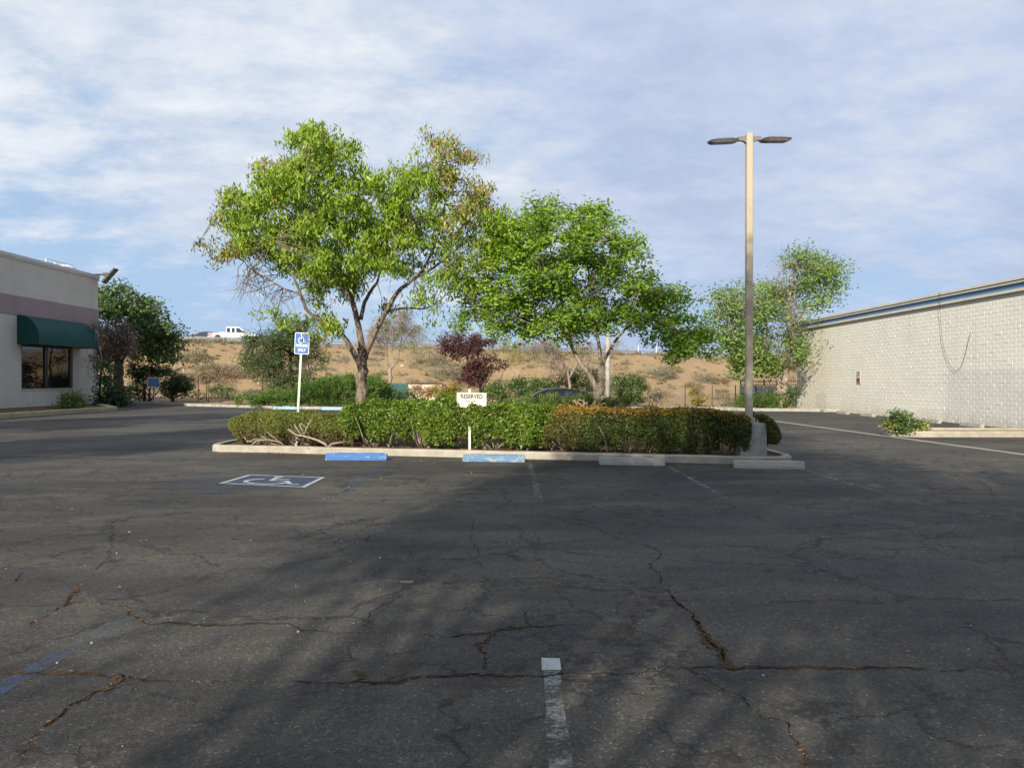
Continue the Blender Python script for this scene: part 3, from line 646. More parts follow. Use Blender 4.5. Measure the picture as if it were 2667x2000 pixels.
# ------------------------------------------------------------------ signs
def text_mesh(body, size, sx=1.0, bold=0.0, spacing=1.0):
    cu = bpy.data.curves.new('t', 'FONT'); cu.body = body; cu.size = size; cu.align_x = 'CENTER'; cu.align_y = 'CENTER'; cu.offset = bold; cu.space_character = spacing; cu.resolution_u = 3
    o = bpy.data.objects.new('t', cu); S.collection.objects.link(o); bpy.context.view_layer.update()
    me = bpy.data.meshes.new_from_object(o.evaluated_get(bpy.context.evaluated_depsgraph_get()))
    V = [(v.co.x*sx, v.co.y) for v in me.vertices]; Fc = [tuple(p.vertices) for p in me.polygons]
    bpy.data.objects.remove(o); bpy.data.curves.remove(cu); bpy.data.meshes.remove(me); return V, Fc
def rrect(w, h, r, k=5):
    out = []
    for cx_, cz_, a0 in ((w/2-r, h/2-r, 0), (-w/2+r, h/2-r, 90), (-w/2+r, -h/2+r, 180), (w/2-r, -h/2+r, 270)):
        for i in range(k+1): a = R(a0 + 90*i/k); out.append((cx_+r*math.cos(a), cz_+r*math.sin(a)))
    return out
M_sblue = simple('sign_blue', (.006,.095,.36), (.005,.08,.31), 12, .5, 0, spec=.5); M_swhite = simple('sign_white', (.78,.80,.82), (.7,.72,.74), 14, .4, 0)
sb = np.array([(771-CX)/F*18.55, 18.55, .10]); sgz = 2.46; lean = .13
ps = empty('parking_sign', sb, 'blue accessible parking sign on a leaning perforated metal post', 'sign')
mb = MB()
def postpt(z): return (sb[0] + lean*(z-.1)/2.34, sb[1], z)
b0, b1 = postpt(.05), postpt(2.66)
hwp = .024
mb.add([(b0[0]-hwp,b0[1]-.012,b0[2]),(b0[0]+hwp,b0[1]-.012,b0[2]),(b0[0]+hwp,b0[1]+.018,b0[2]),(b0[0]-hwp,b0[1]+.018,b0[2]),(b1[0]-hwp,b1[1]-.012,b1[2]),(b1[0]+hwp,b1[1]-.012,b1[2]),(b1[0]+hwp,b1[1]+.018,b1[2]),(b1[0]-hwp,b1[1]+.018,b1[2])], [(0,1,5,4),(1,2,6,5),(2,3,7,6),(3,0,4,7),(4,5,6,7)])
post = mb.build('post', M_galv, ps)
mb = MB()
for k in range(90):
    z = .15 + k*.0254; 
    if z > 2.18: break
    p_ = postpt(z); mb.add([(p_[0]+.007*math.cos(a), p_[1]-.0135, z+.007*math.sin(a)) for a in np.linspace(0, 2*math.pi, 6, endpoint=False)], [(0,1,2,3,4,5)])
mb.build('hole_row', M_dark, post)
c0 = Vector(postpt(sgz)); RM = Matrix.Rotation(R(2.9), 4, 'Y')
SM = Matrix.Translation((c0.x+.012, c0.y-.022, c0.z)) @ RM
def plate(mb, w, h, r, ya, yb, M): mb.prism([(x, z) for x, z in rrect(w, h, r)], 1, ya, yb, M)
mb = MB(); plate(mb, .335, .49, .03, -.002, .002, SM); mb.build('plate', M_swhite, ps)
mb = MB(); mb.add([SM @ Vector((x, -.0032, z)) for x, z in rrect(.310, .465, .024)], [tuple(range(24))]); mb.build('blue_field', M_sblue, ps)
mb = MB()
for body, z, s_, sx in (('PARKING', -.052, .098, .66), ('ONLY', -.155, .098, .70)):
    V, Fc = text_mesh(body, s_, sx, .0015); mb.add([SM @ Vector((x, -.0046, y+z)) for x, y in V], Fc)
isa(mb, lambda x, y, z: tuple(SM @ Vector((x*.27, -.0046 - z, y*.27+.105))), 0)
mb.add(*thick([(-.01,-.105),(.01,-.105)], .0, 0, lambda x,y,z: tuple(SM @ Vector((x,-.004,y)))))
mb.build('lettering', M_swhite, ps)
# reserved sign
rsx, rsy = (1223-CX)/F*17.28, 17.28
rsn = empty('reserved_sign', (rsx, rsy, .1), 'cream board reading RESERVED on a white stake in the hedge', 'sign')
mb = MB(); mb.box((rsx-.024, rsy-.0, .05), (rsx+.024, rsy+.03, 1.42)); mb.build('stake', M_white, rsn)
RSM = Matrix.Translation(((1228-CX)/F*17.25, rsy-.012, 1.18)) @ Matrix.Rotation(R(1.2), 4, 'Y')
M_cream = simple('cream_board', (0.7224, 0.6888, 0.5544), (0.6888, 0.6468, 0.5208), 8, .6, .05)
mb = MB(); mb.box((-.315,-.01,-.15),(.315,.01,.165), RSM); mb.build('board', M_cream, rsn)
mb = MB()
V, Fc = text_mesh('RESERVED', .125, .80, .0055, 1.08); mb.add([RSM @ Vector((x, -.0125, y+.085)) for x, y in V], Fc)
V, Fc = text_mesh('FOR OUR', .062, .72, .002, 1.1); mb.add([RSM @ Vector((x-.02, -.0125, y-.022)) for x, y in V], Fc)
mb.build('lettering', M_dark, rsn)
for x in (-.255, .255):
    mb = MB(); mb.prism([(x+.007*math.cos(a), .135+.007*math.sin(a)) for a in np.linspace(0,2*math.pi,8,endpoint=False)], 1, -.016, -.0102, RSM); mb.build('screw', M_galv, rsn)
# faded blue sign far left
d = 56.2; bx_ = (401.5-CX)/F*d
bs = empty('blue_sign', (bx_, d, .1), 'faded blue rounded board on a white post at the far kerb', 'sign')
M_fb = chipped('peeling_blue', (.09,.21,.42), (.60,.58,.50), .62, .66, 3)
BM = Matrix.Translation((bx_, d-.06, H-(996-HY)/F*d))
mb = MB(); plate(mb, .88, .68, .12, -.02, .02, BM); mb.build('board', M_cream, bs)
mb = MB(); mb.add([BM @ Vector((x, -.023, z)) for x, z in rrect(.78, .58, .10)], [tuple(range(24))]); mb.build('blue_field', M_fb, bs)
mb = MB(); mb.tube([(bx_+.03,d,.0),(bx_+.03,d,1.35)], .05, 8); mb.build('post', M_white, bs)

# ------------------------------------------------------------------ plants
def unit(a): return a / (np.linalg.norm(a, axis=1, keepdims=True) + 1e-9)
def leaves(C, D, Nn, L, Wd, rg):
    """one folded rhombus per leaf"""
    D = unit(D); Sx = unit(np.cross(D, Nn)); U = np.cross(Sx, D); n_ = len(C)
    L = L * (.6 + .8*rg.rand(n_, 1)); Wd = Wd * (.7 + .6*rg.rand(n_, 1))
    a = C - D*L/2; b_ = C + Sx*Wd/2 + U*Wd*.22 - D*L*.08; c_ = C + D*L/2 - U*L*.10; d_ = C - Sx*Wd/2 + U*Wd*.22 - D*L*.08
    V = np.stack([a, b_, c_, d_], 1).reshape(-1, 3); return V, np.arange(n_*4).reshape(-1, 4)
def ldirs(n_, style, rg, out=None):
    D = rg.randn(n_, 3); Nn = rg.randn(n_, 3)
    if style == 'hang': D[:, 2] = -abs(D[:, 2])*1.0 - .7; Nn[:, 2] += .3; Nn[:, 1] -= .4
    elif style == 'flat': D[:, 2] = D[:, 2]*.35 - .25; Nn = Nn*.6; Nn[:, 2] += .9; Nn[:, 1] -= .5
    elif style == 'up': D[:, 2] = abs(D[:, 2]) + .6
    elif style == 'spray': D = D*.35; D[:, 2] += .25; D += (out if out is not None else 0)
    return D, Nn
DM_ = 1.9
def plant(name, label, cat, base, limbs, blobs, cvt=None, d=20, dens=900, L=.1, Wd=.035, style='hang', mats=None, bark=None, group=None, spread=2.5, cl=30, cr_=.2,
          seed=1, boughs=26, twigs=1.0, twr=.009, dead=0, deadmat=None, name_trunk='trunk', name_leaf='foliage', sides=9, twigmax=1e9):
    rg = np.random.RandomState(seed); cvt = cvt or (lambda x, y: (x, y)); sc = (lambda r: abs(cvt(r, 0)[0]-cvt(0, 0)[0]))
    root = empty(name, base, label, cat, group)
    mb = MB(); samp = []
    for lb in limbs:
        pts, r0, r1 = lb[0], lb[1], lb[2]; dy = lb[3] if len(lb) > 3 else 0; raw = len(lb) > 4 and lb[4]
        m_ = len(pts); W3 = []
        for i, p in enumerate(pts):
            t = i/(m_-1)
            W3.append(np.array(p, float) if raw else P(*cvt(*p), d + dy*t*t))
        fine = []
        for i in range(m_-1):
            p0 = W3[max(i-1,0)]; p1 = W3[i]; p2 = W3[i+1]; p3 = W3[min(i+2,m_-1)]
            for t in (0,.25,.5,.75): fine.append(.5*((2*p1)+(-p0+p2)*t+(2*p0-5*p1+4*p2-p3)*t*t+(-p0+3*p1-3*p2+p3)*t**3))
        fine.append(W3[-1]); fine = np.array(fine); k = len(fine)
        fine += rg.randn(k, 3) * r1 * .25
        rr = [r0 + (r1-r0)*(i/(k-1))**.8 for i in range(k)]
        if lb is limbs[0]: rr[0] *= 1.22; rr[1] *= 1.08
        mb.tube(fine, rr, sides, wob=.07, rng=rg)
        samp += [(p, r) for p, r in zip(fine[k//3 if lb is limbs[0] else 2:], rr[k//3 if lb is limbs[0] else 2:])]
    SP = np.array([s[0] for s in samp]) if samp else np.array([base], float)
    SR = [s[1] for s in samp] if samp else [.02]
    # cluster centres
    cc = []; kinds = []; dn = []; sub = []
    cxs = np.array([cvt(b_[0], 0)[0] for b_ in blobs]); lo, hi = cxs.min(), cxs.max(); mid = (lo+hi)/2; half = (hi-lo)/2 + 1
    for b_ in blobs:
        x, y = cvt(b_[0], b_[1]); rx = sc(b_[2]); ry = sc(b_[3]); de = b_[4] if len(b_) > 4 else 1; kd = b_[5] if len(b_) > 5 else 0
        area = math.pi*rx*ry*(d/F)**2*DM_; nc = max(1, int(area*dens*de/cl + rg.rand())); D_ = spread * math.sqrt(max(.12, 1-((x-mid)/half)**2 * .9))
        ns_ = max(1, round(nc/4.5))
        a = rg.rand(ns_)*2*math.pi; r_ = np.sqrt(rg.rand(ns_))*.93; yy = (rg.rand(ns_)*2-1)*D_
        subs = [P(x + rx*r_[i]*math.cos(a[i]), y + ry*r_[i]*math.sin(a[i]), d + yy[i]) for i in range(ns_)]
        keep = rg.rand(ns_) > (.16 if d < 22 and ns_ > 3 else 0)
        for i in range(nc):
            if not keep[i % ns_]: continue
            sc_ = subs[i % ns_]; cc.append(sc_ + rg.randn(3)*cr_*np.array([.95,.95,.6])); kinds.append(kd); dn.append(de); sub.append(sc_)
    cc = np.array(cc); kinds = np.array(kinds)
    zmin = .15; cc[:, 2] = np.maximum(cc[:, 2], zmin)
    # boughs to spread cluster centres
    if boughs:
        for j in rg.choice(len(cc), min(boughs, len(cc)), replace=False):
            t = cc[j]; dist = np.linalg.norm((SP - t)*np.array([1,1,1.15]), axis=1) + np.maximum(0, SP[:, 2]-t[2])*1.2; k = int(dist.argmin()); s0 = SP[k]
            mv = (s0+t)/2 + rg.randn(3)*.08*np.linalg.norm(t-s0) + np.array([0,0,.05*np.linalg.norm(t-s0)])
            pts = [s0*(1-q)**2 + 2*mv*q*(1-q) + t*q*q for q in np.linspace(0,1,7)]; r0 = min(SR[k]*.6, .012+.014*np.linalg.norm(t-s0))
            rr = [r0*(1-q)+.006*q for q in np.linspace(0,1,7)]; mb.tube(pts, rr, 6, wob=.08, rng=rg)
            SP = np.vstack([SP, pts[2:]]); SR += rr[2:]
    if twigs > 0:
        for j in range(len(cc)):
            if rg.rand() > twigs: continue
            t = cc[j]; dist = np.linalg.norm(SP - t, axis=1); k = int(dist.argmin()); s0 = SP[k]
            if dist[k] > twigmax: continue
            mv = (s0+t)/2 + rg.randn(3)*.12*dist[k]
            mb.tube([s0, s0*.25+mv*.5+t*.25, t, t + (t-mv)*.35 + rg.randn(3)*.05], [twr*1.4, twr, twr*.7, twr*.3], 4, cap=False)
    for (x, y, rx, ry, nd) in (dead or []):
        X0, Y0 = cvt(x, y)
        for j in range(nd):
            t = P(X0 + rg.randn()*sc(rx)*.5, Y0 + rg.randn()*sc(ry)*.5, d + rg.randn()*spread*.35); dist = np.linalg.norm(SP - t, axis=1); s0 = SP[int(dist.argmin())]
            p1 = s0*.4+t*.6 + rg.randn(3)*.1
            mb.tube([s0, p1, t], [twr*1.3, twr, twr*.5], 4, cap=False)
            for q in range(4):
                u = rg.randn(3)*.16*(d/20); u[2] = -abs(u[2])*1.2 if style == 'hang' else u[2]; b0 = p1 + (t-p1)*rg.rand(); mb.tube([b0, b0+u*.6+rg.randn(3)*.03, b0+u*1.4], [twr*.6, twr*.5, twr*.25], 3, cap=False)
    if mb.v: mb.build(name_trunk, bark, root, smooth=True)
    # leaves
    nc = len(cc); cen = cc.mean(0)
    rep = np.repeat(np.arange(nc), cl); n_ = len(rep)
    g = rg.randn(n_, 3)*cr_*np.array([1,1,.75]); C = cc[rep] + g
    out = None
    if style == 'spray': o_ = cc - (cen - np.array([0,0,.6])); o_ = unit(o_); o_ += rg.randn(nc, 3)*.35; out = o_[rep]*1.1
    if style == 'hang': C[:, 2] -= np.hypot(g[:, 0], g[:, 1])*.5
    D, Nn = ldirs(n_, style, rg, out)
    Nn = Nn*.62 + unit(C - np.array(sub)[rep] + np.array([0,-.25,.6])*cr_)*1.15
    C[:, 2] = np.maximum(C[:, 2], .08)
    V, Fc = leaves(C, D, Nn, L, Wd, rg)
    mkobj(name_leaf, V, Fc, mats, root, mi=(kinds[rep] if isinstance(mats, list) and len(mats) > 1 else None))
    return root

ML_ash = leafmat('ash_leaf', [(0.1048, 0.1877, 0.01397), (0.179, 0.2969, 0.02096), (0.2489, 0.3624, 0.02969), (0.3318, 0.4104, 0.05676)], [(0.1921, 0.2096, 0.04366), (0.262, 0.1921, 0.06112), (0.2969, 0.1484, 0.05239)], .75, .65, .75)
ML_ashb = leafmat('ash_leaf_turning', [(0.1243, 0.2072, 0.02901), (0.2238, 0.2735, 0.04973), (0.2984, 0.2652, 0.0663), (0.3149, 0.1989, 0.07459)], transl=.3)
ML_map = leafmat('broad_leaf', [(0.07548, 0.1643, 0.01421), (0.1332, 0.2531, 0.01954), (0.1954, 0.3241, 0.02664), (0.2664, 0.3641, 0.03996)], [(0.1776, 0.2131, 0.03552), (0.2131, 0.1954, 0.0444)], .8, .66, .76)
ML_elm = leafmat('elm_leaf', [(0.06804, 0.1474, 0.02835), (0.1247, 0.2268, 0.03969), (0.1928, 0.3062, 0.0567), (0.2722, 0.3062, 0.1021)])
ML_dull = leafmat('dull_leaf', [(0.042, 0.0798, 0.0252), (0.0714, 0.126, 0.0378), (0.1092, 0.168, 0.0588)])
ML_dark = leafmat('dark_leaf', [(0.021, 0.0504, 0.01512), (0.0378, 0.0756, 0.02184), (0.063, 0.105, 0.0336)], transl=.2)
ML_left = leafmat('left_tree_leaf', [(0.0294, 0.0714, 0.01848), (0.0546, 0.1092, 0.02352), (0.0924, 0.1512, 0.0336), (0.126, 0.1596, 0.042)], transl=.25)
ML_hedge = leafmat('hedge_leaf', [(0.0294, 0.0672, 0.0084), (0.0672, 0.126, 0.01176), (0.1176, 0.1848, 0.01512), (0.1848, 0.2436, 0.0252)], transl=.2, rough=.42)
ML_hbrown = leafmat('brown_hedge_leaf', [(0.0672, 0.0966, 0.0168), (0.1134, 0.1554, 0.02352), (0.1596, 0.1848, 0.0294), (0.126, 0.1092, 0.0336)], transl=.2)
ML_hdead = leafmat('dead_hedge_spray', [(.10,.065,.035), (.15,.10,.055), (.08,.055,.03)], transl=.1, rough=.8)
ML_hgold = leafmat('golden_hedge_leaf', [(0.0672, 0.084, 0.01848), (0.105, 0.1134, 0.02352), (0.1344, 0.1008, 0.0252)], [(0.2016, 0.1428, 0.0252), (0.252, 0.168, 0.0252), (0.1512, 0.1008, 0.0252)], 1.4, .58, .70, transl=.2)
ML_top = leafmat('golden_sunlit_top_leaf', [(0.336, 0.21, 0.021), (0.3864, 0.2436, 0.0252), (0.2688, 0.1344, 0.0252), (0.168, 0.1512, 0.0252), (0.21, 0.0924, 0.0252)], transl=.2)
ML_hdk = leafmat('dark_hedge_leaf', [(0.0336, 0.0588, 0.01344), (0.0588, 0.0882, 0.01848), (0.0924, 0.1176, 0.02352)], transl=.2)
ML_jun = leafmat('juniper_spray', [(0.0378, 0.0882, 0.01512), (0.0714, 0.1386, 0.01848), (0.105, 0.1806, 0.0252)], transl=.15, rough=.7)
ML_juny = leafmat('light_juniper_spray', [(0.0588, 0.0966, 0.01848), (0.1008, 0.1554, 0.0294), (0.1428, 0.1932, 0.042)], transl=.15, rough=.7)
ML_plum = leafmat('plum_leaf', [(0.0462, 0.01512, 0.01848), (0.084, 0.0252, 0.02856), (0.1344, 0.0462, 0.0462)], transl=.25)
ML_red = leafmat('red_leaf', [(0.3024, 0.0924, 0.0588), (0.3528, 0.1428, 0.084), (0.2352, 0.168, 0.0504)], transl=.2)
ML_yel = leafmat('yellow_green_leaf', [(0.1344, 0.168, 0.0168), (0.2352, 0.2436, 0.0252), (0.3024, 0.168, 0.042)], transl=.25)
ML_sage = leafmat('sage_leaf', [(0.1848, 0.168, 0.1092), (0.252, 0.2268, 0.1596), (0.2016, 0.21, 0.1428)], transl=.1, rough=.8)
ML_drys = leafmat('dry_scrub', [(0.2184, 0.1428, 0.084), (0.3024, 0.2268, 0.1428), (0.1848, 0.1512, 0.1176)], transl=.1, rough=.8)
ML_dks = leafmat('dark_scrub', [(0.1092, 0.084, 0.0546), (0.1512, 0.126, 0.0756), (0.1008, 0.1008, 0.0588)], transl=.1, rough=.8)
ML_twig = leafmat('dry_twig_leaf', [(0.2184, 0.1428, 0.1092), (0.2688, 0.1848, 0.1344), (0.168, 0.126, 0.0672)], transl=.1, rough=.8)
ML_palm = leafmat('strap_leaf', [(0.0672, 0.1176, 0.021), (0.1092, 0.168, 0.0336), (0.1512, 0.1848, 0.0504)], transl=.15)
BK1 = barkmat('ash_bark', (0.063, 0.0462, 0.03528), (0.252, 0.2058, 0.1596), 15)
BK2 = barkmat('grey_bark', (0.126, 0.1008, 0.0756), (0.3528, 0.3024, 0.2436), 12)
BK3 = barkmat('pale_twig_bark', (0.252, 0.21, 0.168), (0.3696, 0.3192, 0.2604), 20)
BKd = barkmat('dark_bark', (0.0462, 0.0378, 0.03192), (0.1092, 0.0924, 0.0756), 14)

def c2(x, y): return (500+.5063*x, 280+.5063*y)
def c3(x, y): return (1160+.3857*x, 480+.3857*y)
def c4(x, y): return (1840+.3739*x, 620+.3739*y)
def c1(x, y): return (.3165*x, 620+.3165*y)
def cb1(x, y): return (240+.208*x, 840+.208*y)
def cb3(x, y): return (900+.1808*x, 840+.1808*y)
def cb4(x, y): return (1250+.2034*x, 840+.2034*y)
def cb5(x, y): return (1650+.2034*x, 880+.2034*y)
def ident(x, y): return (x, y)
DT = 20.0
gy = (HY + 1.5*F/DT - 280)/.5063
plant('ash_tree', 'tallest tree, wide green crown turning brown at tips, behind the parking sign', 'tree', P(941, HY+1.49*F/DT, DT),
 [([(872,gy),(870,1530),(874,1400),(880,1300),(882,1240)], .165, .115),
  ([(874,1345),(830,1262),(790,1192),(752,1150),(700,1112),(640,1082),(590,1040),(560,960),(520,870),(480,800),(400,740),(300,640)], .078, .014, -.7),
  ([(880,1290),(866,1180),(850,1090),(820,990),(775,920),(735,860),(680,700),(660,560),(650,400),(640,230)], .095, .014, .4),
  ([(868,1090),(890,1000),(930,930),(960,880),(1000,700),(1050,500),(1060,380)], .055, .012, 1.4),
  ([(884,1290),(930,1180),(970,1100),(1010,1030),(1060,950),(1130,890),(1190,830),(1250,700),(1300,500),(1310,280)], .090, .012, -.5),
  ([(1008,1048),(1100,1032),(1190,1035),(1250,1012),(1320,950),(1400,860)], .034, .010, .2),
  ([(560,960),(470,930),(390,880),(300,830),(250,760)], .025, .007, .6),
  ([(775,920),(700,780),(600,640),(480,520),(340,480)], .04, .010, -1.2),
  ([(1130,890),(1250,820),(1400,700),(1520,600)], .035, .010, 1.0)],
 [(570,150,62,66),(545,120,50,50),(660,150,55,62),(620,120,50,40,.6),(790,190,52,40),(760,230,70,50),(690,210,60,50,.7),(620,250,95,70),(560,290,110,80),(730,300,90,80,.8),(450,320,90,75),(370,350,55,65,.7,1),(430,400,110,80),(560,390,130,95),(860,335,58,45,.8),(880,400,70,50,.8),(720,420,120,90,.8),
  (140,450,66,45,.55,1),(230,480,70,50,.6,1),(290,480,85,60),(180,560,60,50,.4,1),(280,560,90,60,.7),(390,500,100,85),(110,720,46,40,.45,1),(160,780,40,60,.4,1),(220,710,65,60,.6,1),(300,640,100,80,.8),(360,640,110,85),(470,610,120,100),(330,740,85,60,.6,1),(460,720,110,70,.9),(600,540,130,110),(690,620,140,115,.85),(820,520,130,110),
  (650,740,115,90,1.1),(700,820,90,60),(770,820,115,100,1.1),(820,900,55,55),(880,660,125,110),(950,520,110,100),(1010,400,95,80),(1060,330,70,50),(1150,320,75,55,.8),(1250,200,62,50,.5,1),(1330,230,80,70,.5,1),(1390,260,60,70,.45,1),(1280,330,95,80,.5,1),(1380,370,70,70,.45,1),(1110,450,115,100),
  (1010,630,135,120),(950,790,110,80,1.1),(1050,820,110,70),(1150,620,120,115),(1270,500,100,95,.7),(1200,400,80,70,.7),(1400,450,95,80,.7,1),(1500,400,38,36,.9,1),(1450,540,85,70,.8,1),(1300,680,110,100,.7),(1250,840,95,80,.7),(1340,880,90,75,.7),(1400,740,100,100,.8),(1390,600,90,80,.8,1),(1500,650,90,100,.9),(1560,560,70,60,.8),(1580,700,70,90,.8),
  (690,1130,55,42,.9),(740,1095,55,42,.8),(440,1040,50,35,.5),(620,1030,90,45,.45),(810,980,45,50,.6),(600,900,100,60,.45),(700,930,90,50,.35),(1190,950,85,40,.45),(1230,1060,25,45,.4),(990,1000,40,28,.8),(520,830,100,60,.5),(560,1080,60,30,.4)],
 c2, DT, 860, .140, .040, 'hang', [ML_ash, ML_ashb], BK1, spread=2.2, cl=26, cr_=.12, seed=3, boughs=50, twigs=.45, sides=12,
 dead=[(330,850,110,70,16),(250,930,60,60,9),(420,960,100,60,14),(700,900,130,70,16),(1180,980,100,60,8),(1000,700,260,160,22)])
gy3 = (HY + 1.5*F/DT - 480)/.3857
plant('maple_tree', 'dense bright green forked tree behind the golden hedge', 'tree', P(1555, HY+1.49*F/DT, DT),
 [([(1015,gy3),(1020,1520),(1030,1420),(1045,1350)], .135, .115),
  ([(1025,1400),(985,1310),(950,1260),(900,1190),(860,1110),(828,1020),(800,900),(780,740),(730,560),(700,380)], .085, .012, -.6),
  ([(1052,1390),(1052,1300),(1050,1200)], .085, .072),
  ([(1050,1215),(1042,1130),(1030,1040),(1000,940),(1020,760),(960,560),(930,330)], .058, .012, .4),
  ([(1060,1215),(1110,1120),(1160,1040),(1215,975),(1260,800),(1220,560),(1190,360)], .048, .010, -.3),
  ([(1215,975),(1320,920),(1450,930),(1580,990),(1720,1060)], .028, .008, .3),
  ([(800,900),(640,820),(460,720),(280,640),(180,800)], .04, .008, -.7),
  ([(828,1020),(700,960),(560,900),(400,900)], .03, .008, -1.2)],
 [(720,160,72,45),(650,190,60,50),(860,180,90,50),(970,180,60,45,.9),(1040,230,50,55),(960,250,95,75),(590,230,80,60),(500,250,60,50,.8),(440,220,45,40,.6),(700,300,140,100),(870,320,130,100),(1020,330,70,60,.8),(1160,300,45,45,.8),(1130,360,60,60,.8),(1220,360,55,50),(1290,420,38,45),(1260,480,50,50),(1180,440,80,60),(540,390,130,110),(390,340,110,100,.8,1),(300,420,110,110,.8,1),
  (420,540,140,110),(610,560,140,110),(800,500,140,110),(960,460,110,100),(1080,540,110,80),(1200,560,90,80,.9),(250,620,120,100,.9,1),(190,800,75,80,.8),(170,900,65,60,.7),(260,880,80,60),(400,740,140,110),(560,740,140,110),(720,690,140,110,.9),(890,680,140,110,.8),(1060,650,120,100,.6),(1070,760,100,60,.7),(1230,680,95,95),(1390,620,36,36,.9),(1370,680,60,40),(1480,740,90,60),(1560,760,50,50,.9),(1390,790,110,90),(1500,820,90,50),
  (350,940,100,70),(500,910,130,80),(640,940,110,80),(790,910,130,80,1.1),(950,870,130,90,1.1),(1090,870,110,80),(1220,880,90,90),(1310,970,70,60),(1340,1040,45,36,.8),(1430,900,100,80),(1550,950,90,60),(1600,1010,110,70),(1690,1030,100,70),(1760,1020,55,55),(1780,1100,30,40,.7),(1700,930,45,26),(1550,1110,48,60),(1545,1180,32,32),(1640,1120,60,50,.8),(1450,1020,80,60,.9),(860,1000,100,40),(1040,960,110,45,.9),(960,960,80,45),(340,1010,60,30,.7),(580,1000,50,40,.6)],
 c3, DT, 1250, .108, .052, 'flat', [ML_map, ML_ash], BK2, spread=2.0, cl=26, cr_=.12, seed=8, boughs=34, twigs=.3, sides=12,
 dead=[(1050,700,120,60,14),(600,690,80,40,8),(300,800,40,60,5),(700,960,60,30,5)])
D3 = 45.0
plant('elm_tree', 'straggly green tree with dead grey twigs against the cream block wall', 'tree', P(2035, HY+1.5*F/D3, D3),
 [([(520,1190),(522,1120),(524,1040)], .46, .36), ([(525,1060),(556,960),(556,830),(600,650),(570,480),(600,300),(640,160)], .24, .04, -.5),
  ([(515,1060),(490,940),(440,850),(420,650),(400,450)], .15, .03, .6), ([(440,850),(350,760),(240,700),(150,560)], .09, .02, 0),
  ([(600,650),(700,480),(820,320)], .09, .02, 0), ([(570,480),(480,380),(500,260)], .06, .02, 0)],
 [(620,120,48,40),(690,150,60,45),(750,150,40,36),(550,200,60,50,.5),(820,200,70,50),(880,240,55,50),(920,310,34,30,.8),(740,260,100,70),(850,340,70,50),(820,400,60,40,.7),(880,440,40,26,.6),(640,330,90,70,.8),(700,440,70,50,.7),(720,540,40,24,.5),(130,400,70,45),(90,470,45,50),(70,540,24,24,.6),(210,430,75,70),(160,520,80,50),(260,540,100,70),
  (120,660,60,50,.8),(180,700,90,60),(240,740,110,80),(340,600,80,90,.9),(420,430,90,80,.7),(520,540,80,60,.8),(350,740,100,80,.9),(220,840,90,60),(300,900,80,60),(370,900,90,70),(450,920,75,70,1.2),(480,870,50,40),(600,690,75,50,1.1),(640,760,80,50,.9),(620,840,60,40,.5),(660,860,40,50,.4),(470,350,90,70,.5),(540,420,90,60,.6),(380,330,60,40,.6),(250,340,34,34,.6),(560,640,60,50,.6)],
 c4, D3, 340, .18, .09, 'flat', [ML_elm], BK2, spread=2.6, cl=18, cr_=.30, seed=5, boughs=20, twigs=.4, twr=.016, sides=9,
 dead=[(500,330,60,70,26),(560,500,120,110,46),(420,500,60,60,16),(600,650,70,60,22),(440,760,120,60,26),(640,820,60,80,30),(560,200,40,40,8)])

# left group, behind the shop
DL = 60.0
plant('sycamore_tree', 'broad dark green tree rising beyond the beige shop corner', 'tree', P(300, HY+1.5*F/DL, DL),
 [([(960,1290),(960,1120),(985,980),(1060,820)], .26, .15), ([(1060,820),(1120,650),(1180,520)], .10, .03), ([(1000,960),(950,700),(930,480)], .10, .03), ([(1060,820),(1250,850),(1380,830)], .08, .02)],
 [(960,400,65,36),(900,440,70,50),(860,470,50,60),(890,540,80,80),(960,560,80,70,.8),(850,620,50,60),(930,640,80,60,.7),(1110,480,46,36,.7),(1070,500,50,50,.9),(1180,510,50,40,.8),(1140,580,110,70),(1060,600,70,60),(1250,560,20,20,.7),(1320,590,34,30,.8),(1250,620,90,60),(1220,700,110,80),(1120,700,90,70,.9),(1350,680,50,50,.8),(1340,780,100,70),(1440,770,40,34,.8),(1400,860,80,80),(1270,860,110,80),(1180,840,80,80),(1380,960,60,60),(1250,940,100,60),(1300,990,40,30,.7),(1160,930,60,50),(1440,960,24,30,.6)],
 c1, DL, 150, .26, .17, 'flat', ML_left, BKd, spread=3, cl=14, cr_=.34, seed=21, boughs=16, twigs=.5, twr=.025)
plant('dying_tree', 'brown half dead tree with twiggy crown beside the beige shop', 'tree', P(308, HY+1.5*F/55, 55),
 [([(985,1270),(985,1100),(975,1030),(960,960)], .26, .19), ([(985,1080),(930,980),(880,880)], .13, .03), ([(985,1060),(1040,940),(1070,840)], .13, .03)],
 [(950,720,80,60,1),(1000,800,90,70,1),(900,800,80,70,1),(860,870,60,70,1),(980,900,110,60,1),(870,950,70,60,.9),(1050,860,60,60,.9),(830,750,50,60,.4),(780,680,40,50,.3),(1060,930,60,30,.7),(860,1010,60,40,.8)],
 c1, 55, 300, .17, .05, 'hang', ML_twig, BKd, spread=2, cl=16, cr_=.26, seed=22, boughs=14, twigs=1, twr=.022, dead=[(950,820,110,110,60),(790,680,40,60,12),(880,960,80,60,20)])
plant('sapling', 'thin pale trunked sapling standing at the beige shop corner', 'tree', P(257.5, 1058, 51),
 [([(815,1395),(822,1250),(832,1100),(838,1010),(820,900),(800,760)], .10, .03)], [(800,980,50,20,.5),(740,985,30,14,.6),(790,700,30,40,.4),(830,1010,30,30,.5)],
 c1, 51, 160, .14, .06, 'hang', ML_twig, BK2, spread=.4, cl=8, cr_=.18, seed=23, boughs=3, twigs=1, twr=.02, dead=[(790,700,36,60,12),(760,990,40,14,6)])
